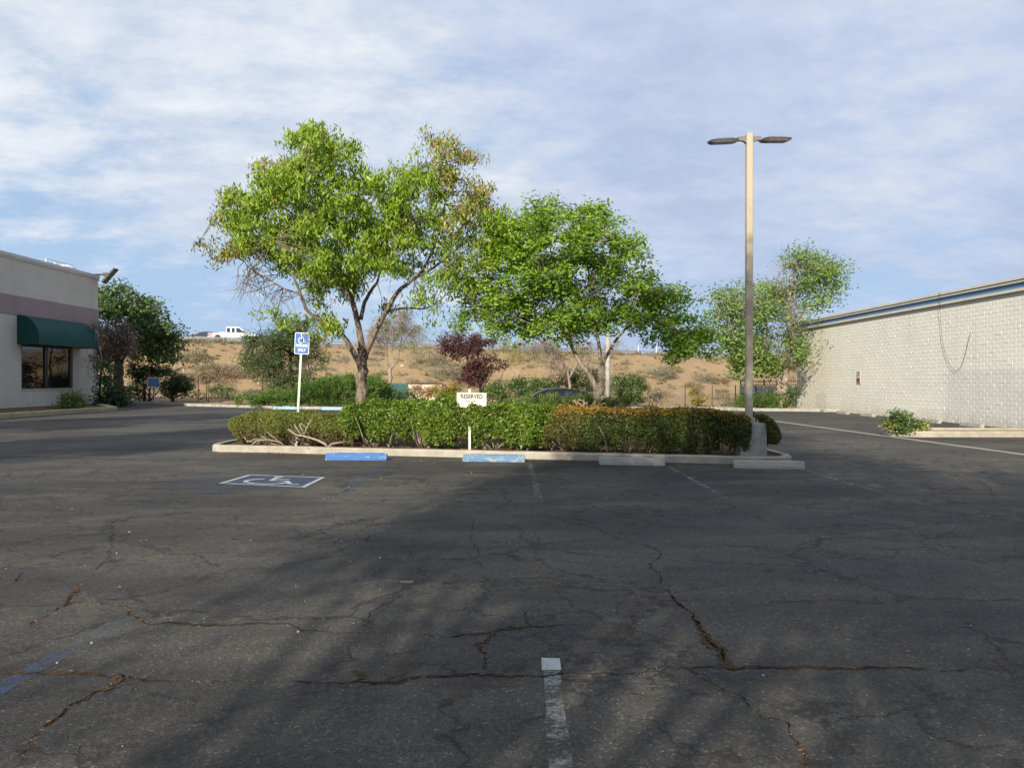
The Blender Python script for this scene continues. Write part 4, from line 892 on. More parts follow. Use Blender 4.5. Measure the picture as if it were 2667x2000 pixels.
plant('dark_shrub', 'dense dark green shrub at the end of the beige shop', 'shrub', P(295, 1062, 50),
 [([(930,1380),(930,1330)], .06, .04)], [(930,1290,110,80,1.2),(860,1340,70,50,1.2),(1000,1330,60,55,1.2),(870,1200,50,60,1.1),(960,1240,60,40,1),(860,1100,40,90,.9)],
 c1, 50, 500, .16, .09, 'flat', ML_dark, BKd, spread=1.2, cl=20, cr_=.22, seed=24, boughs=6, twigs=.2)
plant('fern_shrub', 'small bright spiky shrub below the shop window', 'shrub', P(195, 1066, 42.5),
 [([(600,1400),(600,1370)], .05, .03)], [(600,1370,110,30,1.2),(560,1330,60,30,1),(650,1350,60,30,1),(530,1300,24,14,.5)],
 c1, 42.5, 800, .22, .05, 'up', ML_palm, BKd, spread=.7, cl=20, cr_=.16, seed=25, boughs=3, twigs=.2)
plant('weed_patch', 'low dry weeds along the shop wall base', 'weeds', P(100, 1072, 38), [], [(300,1410,60,8,.6),(400,1405,30,8,.5),(240,1415,30,6,.5)], c1, 39, 260, .12, .03, 'up', ML_palm, None, spread=.3, cl=8, cr_=.12, seed=26, boughs=0, twigs=0)
plant('dark_umbrella_shrub', 'dark spreading canopy shrub behind the faded blue sign', 'shrub', P(370, 1048, 62),
 [([(640,1010),(660,900),(650,760)], .12, .06), ([(720,1000),(720,850),(760,700)], .10, .04), ([(600,990),(560,860),(540,720)], .08, .03), ([(690,1000),(800,900),(860,800)],.07,.03)],
 [(560,640,110,50,1.1),(700,590,130,60,1.1),(850,600,100,60,1.1),(440,660,60,30,.8),(620,700,120,40,.7),(540,560,80,40,.5),(960,650,80,40,.8),(560,820,70,70,.35),(480,880,50,60,.3),(660,850,90,80,.3)],
 cb1, 62, 380, .18, .09, 'flat', ML_dark, BKd, spread=2, cl=16, cr_=.24, seed=27, boughs=12, twigs=.8, twr=.022, dead=[(620,850,110,80,30),(520,520,60,40,14)])
plant('round_shrub', 'rounded dark green shrub right of the faded blue sign', 'shrub', P(450, 1050, 57),
 [([(1010,1000),(1010,920),(1030,850)], .14, .08), ([(1010,960),(920,920),(870,900)], .06, .03), ([(1020,950),(1150,900),(1250,940)], .06, .02)],
 [(1000,720,120,60,1.2),(1100,740,110,60,1.2),(940,800,80,60,1.1),(1040,820,130,70,1.2),(1160,800,80,70,1.1),(1000,890,90,40,.9),(1200,760,40,30,.8),(1230,900,30,30,.5)],
 cb1, 57, 500, .16, .07, 'flat', ML_dark, BKd, spread=1.3, cl=20, cr_=.2, seed=28, boughs=8, twigs=.5, twr=.02)
plant('thin_shrub', 'small open bush with many thin stems on the sand', 'shrub', P(573, 1050, 54),
 [([(1600,1010),(1570,920),(1540,840)], .05, .02), ([(1605,1010),(1620,900),(1640,820)], .05, .02), ([(1610,1010),(1690,900),(1730,820)], .05, .02), ([(1595,1010),(1520,930),(1480,860)], .04, .02)],
 [(1580,830,90,40,.9),(1680,820,70,36,.9),(1500,870,60,60,.8),(1600,890,90,50,.6),(1730,850,50,30,.7),(1680,910,60,40,.4)],
 cb1, 54, 420, .13, .06, 'flat', ML_dull, BKd, spread=.9, cl=14, cr_=.16, seed=29, boughs=10, twigs=.8, twr=.016)
DM = 52
plant('mesquite_tree', 'dark olive bushy tree right behind the leaning blue sign', 'tree', P(760, 1045, DM),
 [([(520,1480),(515,1380),(500,1250)], .16, .10), ([(510,1320),(600,1250),(640,1180)], .08, .03), ([(500,1260),(400,1200),(330,1180)], .08, .03), ([(500,1260),(540,1140),(540,1080)], .08, .03)],
 [(330,1190,70,40,.9),(400,1210,90,60),(280,1260,45,40,.8),(350,1300,110,60),(300,1330,60,30,.8),(450,1180,70,60),(520,1110,90,40,.7),(520,1180,100,60),(600,1180,60,60,.8),(480,1280,120,80),(400,1370,90,50),(480,1400,70,50),(430,1430,50,30,.8),(600,1270,60,60,.8),(660,1310,40,26,.7),(590,1340,60,40,.6),(620,1120,40,50,.6),(540,1420,70,40),(600,1400,50,40,.8),(690,1330,16,14,.6)],
 c2, DM, 300, .15, .06, 'flat', ML_dull, BKd, spread=2.0, cl=20, cr_=.22, seed=31, boughs=20, twigs=.6, twr=.02, dead=[(560,1200,90,80,16),(380,1150,40,30,5)])
plant('spreading_juniper', 'large low spreading juniper mass left of the ash trunk', 'shrub', P(850, 1056, 47),
 [([(640,1520),(620,1480),(520,1460)], .06, .03), ([(740,1520),(760,1450),(800,1420)], .06, .03)],
 [(320,1505,60,18,1),(400,1495,80,26,1.1),(500,1490,90,36,1.2),(600,1470,90,45,1.2),(640,1430,60,30,1.1),(700,1450,90,55,1.2),(760,1410,70,26,1.2),(800,1460,80,55,1.2),(820,1400,60,22,1),(700,1510,110,26,1.1),(880,1450,80,50,1.2),(930,1420,60,45,1.2),(950,1470,60,50,1.1),(980,1440,24,34,1),(560,1440,40,20,.8),(860,1520,80,20,1)],
 c2, 47, 1100, .16, .035, 'spray', ML_jun, BKd, spread=1.6, cl=24, cr_=.14, seed=32, boughs=10, twigs=.15)
plant('young_yucca', 'pale spiky plant at the left tip of the juniper', 'plant', P(622, 1052, 48.5), [], [(245,1495,26,22,1),(230,1480,10,14,.8)], c2, 48.5, 700, .26, .035, 'up', ML_palm, None, spread=.4, cl=18, cr_=.14, seed=33, boughs=0, twigs=0)
plant('bare_tree', 'grey nearly leafless tree beside the green gate', 'tree', P(1015, 1050, 56),
 [([(640,1150),(640,860),(650,660)], .16, .12), ([(645,680),(590,540),(560,430),(480,300),(420,180)], .08, .02), ([(655,660),(720,590),(760,480),(800,350),(900,200),(1000,60)], .09, .02), ([(600,560),(600,400),(590,220),(560,20)], .06, .015),
  ([(770,440),(800,280),(820,60),(830,-80)], .05, .015), ([(740,560),(850,500),(950,440),(1100,430)], .03, .01), ([(660,440),(700,260),(760,140)], .04, .015)],
 [(520,300,40,40,.7),(680,140,60,40,.6),(650,240,60,60,.5),(1000,300,70,50,.8),(940,340,60,20,.6),(1100,270,40,50,.5),(1090,60,80,50,.35),(1160,130,30,20,.5),(500,60,60,60,.3),(760,60,60,60,.3),(600,-20,60,40,.4),(900,-20,80,40,.3),(700,-120,100,50,.25),(860,-160,60,40,.2)],
 cb3, 56, 260, .14, .06, 'hang', ML_ashb, BK2, spread=1.5, cl=10, cr_=.2, seed=34, boughs=16, twigs=1, twr=.012,
 dead=[(480,200,80,110,46),(620,100,120,140,70),(820,60,140,130,80),(1000,120,100,100,40),(560,-60,120,80,40),(820,-120,120,80,40),(380,100,90,130,40)])
plant('plum_tree', 'purple leaved tree above the yellow and red shrubs', 'tree', P(1250, 1045, 46),
 [([(1960,1150),(1950,980),(1940,860)], .11, .08), ([(1945,900),(1860,760),(1780,560),(1700,380)], .05, .015), ([(1945,880),(1930,640),(1900,420),(1850,300)], .05, .015), ([(1960,1000),(2050,830),(2130,700)], .035, .012), ([(1870,780),(1760,700),(1680,640)], .03, .01),([(1900,420),(2000,330),(2100,260)],.03,.01)],
 [(1380,270,60,60,.8),(1440,200,34,30,.7),(1420,340,90,60,1),(1530,300,80,60,.9),(1560,170,50,26,.8),(1660,150,45,40,.9),(1680,240,80,60,.8),(1620,370,100,60,1.1),(1500,420,80,50,1),(1640,480,80,60,1),(1780,160,20,30,.7),(1790,240,80,50,.9),(1890,200,50,50,.8),(1860,320,90,70,1.1),(1960,270,70,50,.9),(2060,290,80,50,.8),(2140,250,50,26,.9),(2170,280,24,24,.7),(1780,420,90,70,1.1),(1900,440,60,60,.9),
  (1850,560,90,60,.9),(2000,560,70,50,.8),(1780,660,90,70,.9),(1900,680,100,80,1),(2060,640,80,70,.8),(2140,540,50,60,.6),(2190,540,30,40,.5),(1720,780,70,60,.9),(1830,800,100,80,1.1),(1950,780,80,60,1),(1700,880,40,30,.8),(1850,880,80,34,.9),(2180,600,50,40,.6),(1400,450,40,30,.7)],
 cb3, 46, 800, .12, .065, 'flat', ML_plum, BKd, spread=1.3, cl=16, cr_=.15, seed=35, boughs=22, twigs=.8, twr=.014)
plant('plum_branchlet_shrub', 'small purple leaved bush right of the purple tree', 'shrub', P(1318, 1020, 46), [([(2190,950),(2240,800),(2290,680)], .03,.012)], [(2270,640,40,40,.9),(2330,650,36,30,.9),(2200,660,20,20,.5),(2250,600,20,16,.5)], cb3, 46, 420, .12, .065, 'flat', ML_plum, BKd, spread=.4, cl=10, cr_=.12, seed=36, boughs=4, twigs=1, twr=.012)
plant('red_shrub', 'red leaved low shrub in front of the cream enclosure wall', 'shrub', P(1105, 1048, 44), [([(1180,1120),(1180,1060)],.03,.02)], [(990,950,50,26,1),(1080,980,70,36,1),(1200,970,40,40,1),(1180,1020,80,34,1),(1250,990,40,30,.9),(1320,920,60,30,.9),(1400,940,60,40,.8)], cb3, 44, 1100, .11, .05, 'flat', ML_red, BKd, spread=.6, cl=16, cr_=.11, seed=37, boughs=5, twigs=.3)
plant('yellow_shrub', 'yellow green shrub beside the red shrub, left of the purple tree', 'shrub', P(1165, 1050, 43), [([(1450,1120),(1450,1060)],.03,.02)], [(1320,1030,70,40,1.1),(1420,1010,80,40,1),(1500,960,70,40,1),(1560,930,60,30,.9),(1540,1010,80,40,1.1),(1620,960,50,34,.8),(1400,1060,120,24,1.1)], cb3, 43, 1100, .12, .055, 'flat', ML_yel, BKd, spread=.6, cl=16, cr_=.12, seed=38, boughs=5, twigs=.3)
plant('low_green_shrub', 'low grey green bush in front of the green gate', 'shrub', P(1040, 1050, 43), [([(850,1120),(850,1070)],.03,.02)], [(700,1070,90,26,1),(780,1040,80,34,1),(880,1020,80,34,1),(980,1040,80,34,1),(1050,1070,80,26,1),(860,1080,150,20,1)], cb3, 43, 700, .12, .05, 'flat', ML_dull, BKd, spread=.7, cl=18, cr_=.12, seed=39, boughs=5, twigs=.3)
plant('leafy_shrub', 'wide bright green shrub row right of the purple tree', 'shrub', P(1330, 1045, 45), [([(500,1000),(500,940)],.05,.03)],
 [(100,860,90,60,1),(200,850,90,80,1),(300,870,100,80,1.1),(400,820,100,60,1.1),(500,830,110,80,1.1),(600,790,100,60,1.1),(700,800,100,60,1.1),(800,790,90,50,1.1),(860,830,70,50,1),(560,880,130,50,1),(300,930,140,40,1),(120,920,80,40,1),(640,880,110,50,1)],
 cb4, 45, 560, .13, .065, 'flat', ML_left, BKd, spread=1.2, cl=20, cr_=.17, seed=40, boughs=8, twigs=.3)
plant('fork_shrub', 'dark shrub behind the fork of the maple trunk', 'shrub', P(1520, 1045, 50), [([(1200,1000),(1200,900)],.05,.03)],
 [(1000,740,90,60,1.1),(1100,690,80,60,1.1),(1250,680,100,70,1.1),(1400,650,90,60,1.1),(1450,740,80,80,1.1),(1300,790,120,60,1),(1180,800,90,50,1),(1400,840,80,60,1)],
 cb4, 50, 420, .14, .07, 'flat', ML_dark, BKd, spread=1.0, cl=18, cr_=.2, seed=41, boughs=6, twigs=.3)  # dark green leaves throughout
plant('willow_tree', 'sparse twiggy tree with pale trunk behind the maple fork', 'tree', P(1485, 1045, 46),
 [([(1155,960),(1150,800),(1130,680),(1110,600)], .085, .065), ([(1110,620),(1060,480),(1000,330),(960,200)], .06, .015), ([(1130,640),(1140,500),(1100,300)], .03, .012), ([(1150,700),(1230,560),(1330,420),(1400,260)], .06, .015), ([(1090,640),(980,590),(880,560),(700,550)], .035, .01), ([(1170,650),(1190,460),(1250,300)], .03, .01), ([(700,550),(620,530),(560,500)], .014, .006),([(1270,600),(1400,520),(1500,440)],.02,.008)],
 [(330,260,60,60,.9),(400,330,90,60,1),(480,280,70,60,.8),(330,350,60,50,.9),(560,420,90,40,.8),(640,400,60,40,.7),(770,480,60,30,.7),(420,440,80,30,.7),(1100,400,90,60,.5),(1050,260,90,70,.5),(1300,260,80,70,.4),(900,330,80,60,.35),(1400,340,60,60,.4),(1200,330,60,60,.4),(1760,260,60,50,.35),(1820,330,30,20,.5),(1600,250,40,60,.4)],
 cb4, 46, 300, .12, .05, 'hang', ML_ashb, BK2, spread=1.2, cl=12, cr_=.16, seed=42, boughs=18, twigs=1, twr=.013,
 dead=[(700,280,110,90,40),(820,330,110,90,40),(960,400,110,80,40),(1000,560,90,50,18),(1350,320,110,110,40),(1700,300,80,60,14)])
plant('boxwood_shrub', 'large rounded dark green shrub right of the maple trunk', 'shrub', P(1635, 1052, 46), [([(1880,1060),(1880,980)],.08,.05)],
 [(1750,740,90,50,1.1),(1880,730,110,50,1.1),(2000,750,90,60,1.1),(1720,820,60,60,1.1),(1850,830,120,80,1.1),(2000,840,110,80,1.1),(2080,820,40,60,1),(1760,920,80,60,1.1),(1900,930,120,70,1.1),(2020,940,90,70,1.1),(1960,1010,100,50,1)],
 cb4, 46, 620, .12, .055, 'flat', ML_left, BKd, spread=1.0, cl=22, cr_=.15, seed=43, boughs=8, twigs=.2)
# inside the island, behind the hedge
plant('island_juniper', 'feathery light juniper behind the hedge, left of the maple trunk', 'shrub', P(1440, 1160, 19.6), [([(900,1500),(980,1200),(1100,1060)],.03,.015),([(900,1500),(800,1200),(600,1020)],.03,.012)],
 [(330,990,110,34,1),(460,980,110,30,1),(600,970,110,34,1),(740,950,110,34,1),(880,960,110,36,1),(1000,950,110,34,1.1),(1120,960,110,50,1.1),(1250,940,110,40,1.1),(1350,930,90,34,1.1),(1400,980,60,50,1),(520,1030,140,34,1),(760,1020,160,40,1),(1000,1040,160,50,1),(900,1110,200,50,.8),(1250,1010,120,20,.7)],
 lambda x, y: cb4(x, y+30), 19.6, 4200, .065, .016, 'spray', ML_juny, BK2, spread=.5, cl=34, cr_=.06, seed=44, boughs=16, twigs=.3, twr=.006)
plant('low_juniper', 'feathery light juniper behind the hedge, right of the maple trunk', 'shrub', P(1605, 1160, 20.4), [([(1650,1400),(1680,1200),(1750,1030)],.03,.012)],
 [(1600,1010,60,30,1),(1700,1000,100,34,1.1),(1800,1010,90,34,1.1),(1870,1040,60,28,1),(1720,1060,130,30,1),(1850,1080,70,20,.9),(1660,1120,120,40,.8)],
 cb4, 20.4, 4200, .065, .016, 'spray', ML_juny, BK2, spread=.4, cl=34, cr_=.06, seed=45, boughs=10, twigs=.3, twr=.006)
mb = MB(); rg = np.random.RandomState(3)
for k in range(9):
    a = P(1495+rg.rand()*60, 1062+rg.rand()*10, 19.0); mb.tube([a-np.array([0,0,.2]), a+np.array([rg.randn()*.06,-.02,.07+rg.rand()*.1]), a+np.array([rg.randn()*.1,-.05,.16+rg.rand()*.12])], [.02,.017,.014], 6)
tag(mb.build('pruned_stump', simple('cut_wood', (.50,.36,.20), (.30,.22,.14), 20, .9, .3), smooth=True, origin=P(1510, 1150, 19.2)), 'cut pale juniper branch stubs left of the maple trunk', 'stump')
# right side
plant('tan_shrub', 'small bare tan bush on the sand right of the round shrub', 'shrub', P(1706, 1062, 46), [([(250,940),(245,860),(220,760)],.03,.012),([(295,900),(295,820),(310,740)],.02,.01)], [(240,740,60,50,.6),(300,780,60,50,.6),(200,800,50,40,.5),(330,740,30,50,.4)], cb5, 46, 420, .11, .05, 'up', [ML_drys], BKd, spread=.5, cl=10, cr_=.13, seed=51, boughs=8, twigs=1, twr=.012, dead=[(260,780,80,60,22)])
plant('upright_shrub', 'small upright bush with rusty leaves near the fence posts', 'shrub', P(1815, 1060, 47.5), [([(820,890),(820,780),(830,700)],.04,.015)], [(830,690,60,40,.9),(780,720,34,34,.8),(880,740,34,24,.8),(830,780,50,34,.8),(790,840,50,34,1),(870,820,34,26,.8),(840,850,50,30,.9)], cb5, 47.5, 600, .12, .06, 'flat', [ML_yel, ML_red], BKd, spread=.4, cl=14, cr_=.12, seed=52, boughs=6, twigs=.8, twr=.012)
plant('sagebrush', 'round grey green sagebrush left of the dark juniper mound', 'shrub', P(1896, 1058, 49), [], [(1210,830,70,34,1.2),(1250,850,50,30,1.2),(1170,850,34,24,1.1)], cb5, 49, 900, .10, .03, 'up', ML_sage, None, spread=.5, cl=20, cr_=.12, seed=53, boughs=0, twigs=0)
plant('juniper_mound', 'dark green juniper mound behind the lamp pole', 'shrub', P(1975, 1070, 44.5), [([(1600,960),(1600,900)],.06,.04)],
 [(1380,790,80,50,1.1),(1340,850,50,60,1.1),(1430,860,90,60,1.1),(1540,770,90,50,1.1),(1660,750,90,50,1.1),(1780,780,90,50,1.1),(1560,850,110,70,1.1),(1700,850,110,70,1.1),(1820,850,80,60,1.1),(1860,820,50,50,1),(1400,910,60,20,1),(1640,910,140,20,1),(1820,900,70,20,1)],
 cb5, 44.5, 800, .13, .032, 'spray', ML_jun, BKd, spread=1.1, cl=24, cr_=.12, seed=54, boughs=8, twigs=.15)
plant('wall_shrub', 'leggy green shrub squeezed against the far end of the block wall', 'shrub', P(2055, 1064, 44), [([(1990,900),(1980,800),(2000,700)],.04,.015),([(2000,900),(2050,800),(2060,720)],.04,.015),([(1985,900),(1950,800),(1950,740)],.03,.01)],
 [(2030,680,60,40,1),(2080,740,34,50,1),(1990,720,50,50,.8),(2060,820,40,60,.8),(1960,780,34,60,.6),(2000,850,50,40,.6)], cb5, 44, 600, .12, .06, 'flat', ML_left, BK2, spread=.35, cl=16, cr_=.12, seed=55, boughs=10, twigs=.9, twr=.014)
plant('rose_shrub', 'reddish green bush at the tip of the low side kerb', 'shrub', P(2350, 1128, 23.4), [([(1370,1360),(1350,1300),(1320,1240)],.025,.010),([(1380,1360),(1410,1290),(1420,1250)],.02,.01),([(1380,1360),(1460,1320),(1520,1310)],.02,.008)],
 [(1330,1225,50,24,.9,0),(1290,1250,40,30,.8,0),(1380,1250,60,30,.9,0),(1260,1290,30,26,.8,1),(1340,1300,70,34,1,0),(1410,1300,60,34,1,0),(1370,1340,60,24,1,0),(1460,1310,50,34,.9,1),(1510,1330,40,24,.9,1),(1540,1310,24,14,.6,1),(1470,1350,60,14,.7,1),(1300,1330,40,24,.7,1)],
 c4, 23.4, 1500, .085, .045, 'flat', [ML_left, ML_ashb], BK2, spread=.45, cl=16, cr_=.08, seed=56, boughs=12, twigs=.8, twr=.006)

# clipped hedges: leaves filling a clipped volume along the kerb
def hedge(name, label, x0, x1, zt, zb, th, mats, L, Wd, n_, seed, topkind=None, under=.25, inset=.42, dens_in=.4, rough=.07, round_l=0, round_r=0, stems=14, stemmat=None, gaps=None, ytop=None, bark=None, lcut=None, rcut=None):
    rg = np.random.RandomState(seed)
    root = empty(name, ((x0+x1)/2, fy((x0+x1)/2)+(inset((x0+x1)/2) if callable(inset) else inset)+th/2, .1), label, 'hedge', 'hedges on the island')
    ph = rg.rand(8)*6.28
    def lump(x, z): return rough*(math.sin(x*3.1+ph[0])+.7*math.sin(x*6.3+z*5+ph[1])+.6*math.sin(x*11+z*9+ph[2])+.5*math.sin(z*14-x*4+ph[3]))
    C = []; D = []; K = []
    while len(C) < n_:
        x = x0 + (x1-x0)*rg.rand(); u = rg.rand()
        er = 1.0
        if round_l and x < x0+round_l: er = math.sqrt(max(0, 1-((x0+round_l-x)/round_l)**2))
        if round_r and x > x1-round_r: er = math.sqrt(max(0, 1-((x-x1+round_r)/round_r)**2))
        zt_ = zt(x) if callable(zt) else zt; zlo = zb(x) if callable(zb) else zb
        top = zlo + (zt_-zlo)*(.45+.55*er) + lump(x, 0)*.5
        bot = zlo + (1-er)*.22 + abs(lump(x*1.7, 3))*1.2
        yf = fy(x) + (inset(x) if callable(inset) else inset) - lump(x, .5)
        if u < .46:      # front face
            z = bot + (top-bot)*rg.rand(); t = (z-bot)/(top-bot); y = yf + under*(1-min(1, t*1.6))**1.5 - lump(x, z)*.6 + (.10*max(0, t-.8)*5)**2 + abs(rg.randn())*.07; dd = (0, -1, .25)
            y += (1-er)*th*.4
        elif u < .74:    # top
            y = yf + .03 + (th-.06)*rg.rand(); z = top - abs(rg.randn())*.06 + lump(x*1.3, y)*.35 + (rg.rand()*.11 if rg.rand() < .025 else 0); dd = (0, -.2, 1)
            if abs(y-yf-th/2) > th/2*er: continue
        elif u < .84:    # back
            z = bot + (top-bot)*rg.rand(); y = yf + th - abs(rg.randn())*.07 - (1-er)*th*.4; dd = (0, 1, .2)
        else:            # inside
            z = bot + (top-bot)*rg.rand(); y = yf + .05 + (th-.1)*rg.rand(); dd = (0, 0, 0)
            if abs(y-yf-th/2) > th/2*er: continue
        if gaps:
            gg = math.sin(x*7.3+ph[4])+math.sin(x*3.7+z*6+ph[5])+math.sin(x*13+z*3+ph[6])
            if z < bot + gaps*(top-bot) and gg > .1 and rg.rand() < .93: continue
        if math.sin(x*2.3+ph[7])+math.sin(x*5.1+z*4+ph[2])+.8*math.sin(x*9.7-z*7+ph[4]) > 2.0 and rg.rand() < .6: continue
        if lcut and x < np.interp(z, *lcut) + .14*math.sin(z*15+y*6) + .08*math.sin(z*31+y*17): continue
        if rcut and x > np.interp(z, *rcut) + .14*math.sin(z*13+y*5) + .08*math.sin(z*29+y*14): continue
        C.append((x, y, z)); D.append(dd)
        k = 0
        if topkind is not None: k = topkind(x, y, z, top, rg)
        K.append(k)
    C = np.array(C); D = np.array(D); nn = len(C)
    Dn = rg.randn(nn, 3)*.8 + np.array([0,0,-.1]); Nn = D + rg.randn(nn, 3)*.55
    V, Fc = leaves(C, Dn, Nn, L*(.6+.9*rg.rand(nn,1)**1.5), Wd*(.7+.6*rg.rand(nn,1)), rg)
    # a few shoots sticking out on top
    mkobj('foliage', V, Fc, mats, root, mi=(K if isinstance(mats, list) else None))
    mb = MB()
    for k in range(stems):
        x = x0 + .25 + (x1-x0-.5)*(k+.5+rg.randn()*.25)/stems; y = fy(x)+(inset(x) if callable(inset) else inset)+th*.45+rg.randn()*.06; b_ = np.array([x, y, .05]); hgt = (zt(x) if callable(zt) else zt)
        for j in range(6):
            e = np.array([x + rg.randn()*.36, y + rg.randn()*.22 - .05, hgt*(.55+.35*rg.rand())]); m1 = b_*.6+e*.4 + rg.randn(3)*.05; m1[2] = max(m1[2]*.7, .12)
            e[0] = min(max(e[0], x0+.40), x1-.30); e[1] = max(e[1], fy(x)+.30); m1[0] = min(max(m1[0], x0+.35), x1-.25)
            r0 = .013+.009*rg.rand(); mb.tube([b_, m1, (m1+e)/2+rg.randn(3)*.03, e], [r0, r0*.8, r0*.55, .004], 5, wob=.1, rng=rg)
    mb.build('stem', bark or BK2, root, smooth=True)
    return root
hedge('hedge', 'low olive brown hedge with bare stems at island left end', -6.75, -3.55, lambda x: .85+.03*math.sin(x*2), .15, 1.15, [ML_hbrown, ML_hdead], .048, .021, 60000, 61, topkind=lambda x, y, z, top, rg: 1 if rg.rand() < np.interp(z, [.2, .62], [.85, .0]) else 0, under=.26, round_l=.6, gaps=.30, stems=16, rough=.035, bark=BK3)
hedge('hedge', 'tallest glossy bright green hedge in the middle of the island', -3.95, 1.05, lambda x: float(np.interp(x, [-3.95,-3.5,-2.5,-1,0,.95], [.95,1.08,1.16,1.17,1.09,1.0])), lambda x: float(np.interp(x, [-3.95,-3,-1.6,.6], [.35,.25,.16,.16])), 1.2, ML_hedge, .074, .034, 40000, 62, under=.26, round_l=.3, round_r=.2, rcut=([.15,1.05],[.42,1.0]), gaps=.22, stems=10, inset=.36, rough=.065)
def gold(x, y, z, top, rg):
    if z > top - .07 - .05*rg.rand(): return 1 if rg.rand() < float(np.interp(x, [.3,1.5,3,4.2,4.8], [.8,.85,.6,.5,.6])) else 0  # golden top leaves, their share on the right raised to look sunlit
    if z > top-.2 and rg.rand() < .12: return 1
    return 2 if x > 1.4 and rg.rand() < .85 else 0
hedge('hedge', 'dark clipped hedge with golden orange top right of centre', .0, 4.72, lambda x: float(np.interp(x, [.25,.8,1.4,4.2,4.72], [.80,.98,1.03,1.01,.95])), .16, 1.25, [ML_hgold, ML_top, ML_hdk], .055, .030, 46000, 63, topkind=gold, lcut=([.15,1.0],[.15,.75]), under=.18, round_l=.7, round_r=.2, gaps=.2, stems=12, inset=lambda x: float(np.interp(x, [3.7, 4.4], [.36, .06])), rough=.04)
hedge('hedge', 'loose bushy hedge end wrapped around the lamp base', 4.80, 5.26, lambda x: .93+.05*math.sin(x*9), .14, 1.15, ML_hgold, .055, .030, 7500, 64, under=.1, round_l=.1, round_r=.45, stems=3, inset=.26, rough=.10)
# exposed pale branches in the left hedge
mb = MB(); rg = np.random.RandomState(7)
def z5(x, y, d): return P(480+.3617*x, 1000+.3617*y, d)
for pts, r in (([(1035,455),(1010,430),(960,405),(880,380),(800,365),(745,325)], .028), ([(1035,455),(1060,430),(1110,422),(1150,418)], .020), ([(850,375),(815,330),(790,290)], .016), ([(870,378),(845,325),(825,285)], .016), ([(860,372),(880,320),(915,250)], .016), ([(880,320),(850,290),(835,280)], .011),
               ([(480,445),(520,410),(600,400),(690,420),(720,450)], .016), ([(600,400),(560,380),(540,360)], .010), ([(450,420),(500,400),(560,395)], .012), ([(430,380),(450,410),(520,425)], .010), ([(690,420),(640,380),(590,345)], .010)):
    mb.tube([z5(x, y, 18.15 - (x-480)*.0006 + rg.randn()*.015) for x, y in pts], [r*(1-.6*i/len(pts)) for i in range(len(pts))], 7, wob=.08, rng=rg)
o = mb.build('bare_branch', BK3, smooth=True); hl = [q_ for q_ in bpy.data.objects if q_.name == 'hedge'][0]
o.parent = hl; o.data.transform(Matrix.Translation(-hl.location))

# ------------------------------------------------------------------ hillside scrub
rg = np.random.RandomState(17)
def clumps(name, spots, mats, L, Wd, per, seed, label=None, cat=None, group=None, kind=None):
    rg = np.random.RandomState(seed); C = []; D = []; Nn = []; K = []
    for (x, y, z, r, h_, k) in spots:
        n_ = int(per * (.5 + r*r*1.2)); a = rg.rand(n_)*2*math.pi; ph = np.arccos(rg.rand(n_)); rr = (.55+.5*rg.rand(n_))
        u = np.stack([np.sin(ph)*np.cos(a), np.sin(ph)*np.sin(a), np.cos(ph)], 1)
        lob = 1 + .22*np.sin(a*3+x) + .15*np.sin(ph*5+y)
        C.append(np.array([x, y, z]) + u*(rr*lob)[:, None]*np.array([r, r, h_])); D.append(u + rg.randn(n_, 3)*.5); Nn.append(rg.randn(n_, 3)); K += [k]*n_
    V, Fc = leaves(np.vstack(C), np.vstack(D), np.vstack(Nn), L, Wd, rg)
    o = mkobj(name, V, Fc, mats, mi=K, origin=spots[0][:3]); tag(o, label, cat, group, kind); return o
spots = []
for i in range(1100):
    x = -60 + 120*rg.rand(); t = rg.rand(); y = kline(x) + 7 + (yc(x) - kline(x) - 7)*t**.6
    if y > yc(x)-.2: continue
    r = .2 + .75*rg.rand()**1.7; spots.append((x, y, float(hill(x, y))-.05, r, r*.75, (2 if rg.rand() < .22 else int(rg.rand() < .5))))
for i in range(210):
    x = -60 + 110*rg.rand(); y = yc(x) - 2.8*rg.rand(); r = .3+.5*rg.rand(); spots.append((x, y, float(hill(x, y))-.05, r, r*.8, int(rg.rand() < .6)))
clumps('hillside_scrub', spots, [ML_sage, ML_drys, ML_dks], .20, .05, 130, 5, kind='stuff')
def onhill(px, py):
    """where the view ray of a photo pixel meets the slope"""
    for d in np.arange(52, 130, .25):
        p = P(px, py, d)
        if p[2] <= float(hill(p[0], p[1])): return p
    return P(px, py, 100)
for px, py, r, h_, k, lb in ((497,932,1.5,1.5,0,'large rounded grey green sagebrush on the slope below the pickup'), (555,958,2.2,.9,0,'wide flat grey green scrub mound on the left slope'), (520,985,1.8,1.2,1,'grey brown dry bush at the slope foot behind the fence'), (600,972,2.4,1.0,1,'long dry brush heap along the left slope ledge'),
                          (1110,945,2.3,2.6,0,'tall olive scrub bush on the slope left of the purple tree'), (1165,975,2.6,1.6,0,'broad olive scrub mound at the slope foot left of the purple tree'), (1838,988,1.4,1.2,0,'round pale sagebrush on the right slope'), (1745,960,1.2,1.3,1,'dark dry bush high on the right slope'), (1800,999,1.3,.6,1,'low brown bush above the right fence posts'), (1875,990,1.2,.9,1,'brown bush on the slope left of the lamp pole'), (1905,980,1.0,.9,0,'small pale sagebrush beside the lamp pole on the slope'), (1715,975,2.0,1.6,0,'pale grey scrub patch right of the round shrub on the slope')):
    p = onhill(px, py + 8); clumps('sagebrush', [(p[0], p[1], p[2]-.1, r, h_, k), (p[0]+r*.7, p[1]+.5, p[2]-.1, r*.6, h_*.7, k)], [ML_sage, ML_drys], .22, .05, 420, int(px), lb, 'bush', 'sagebrush bushes on the embankment')
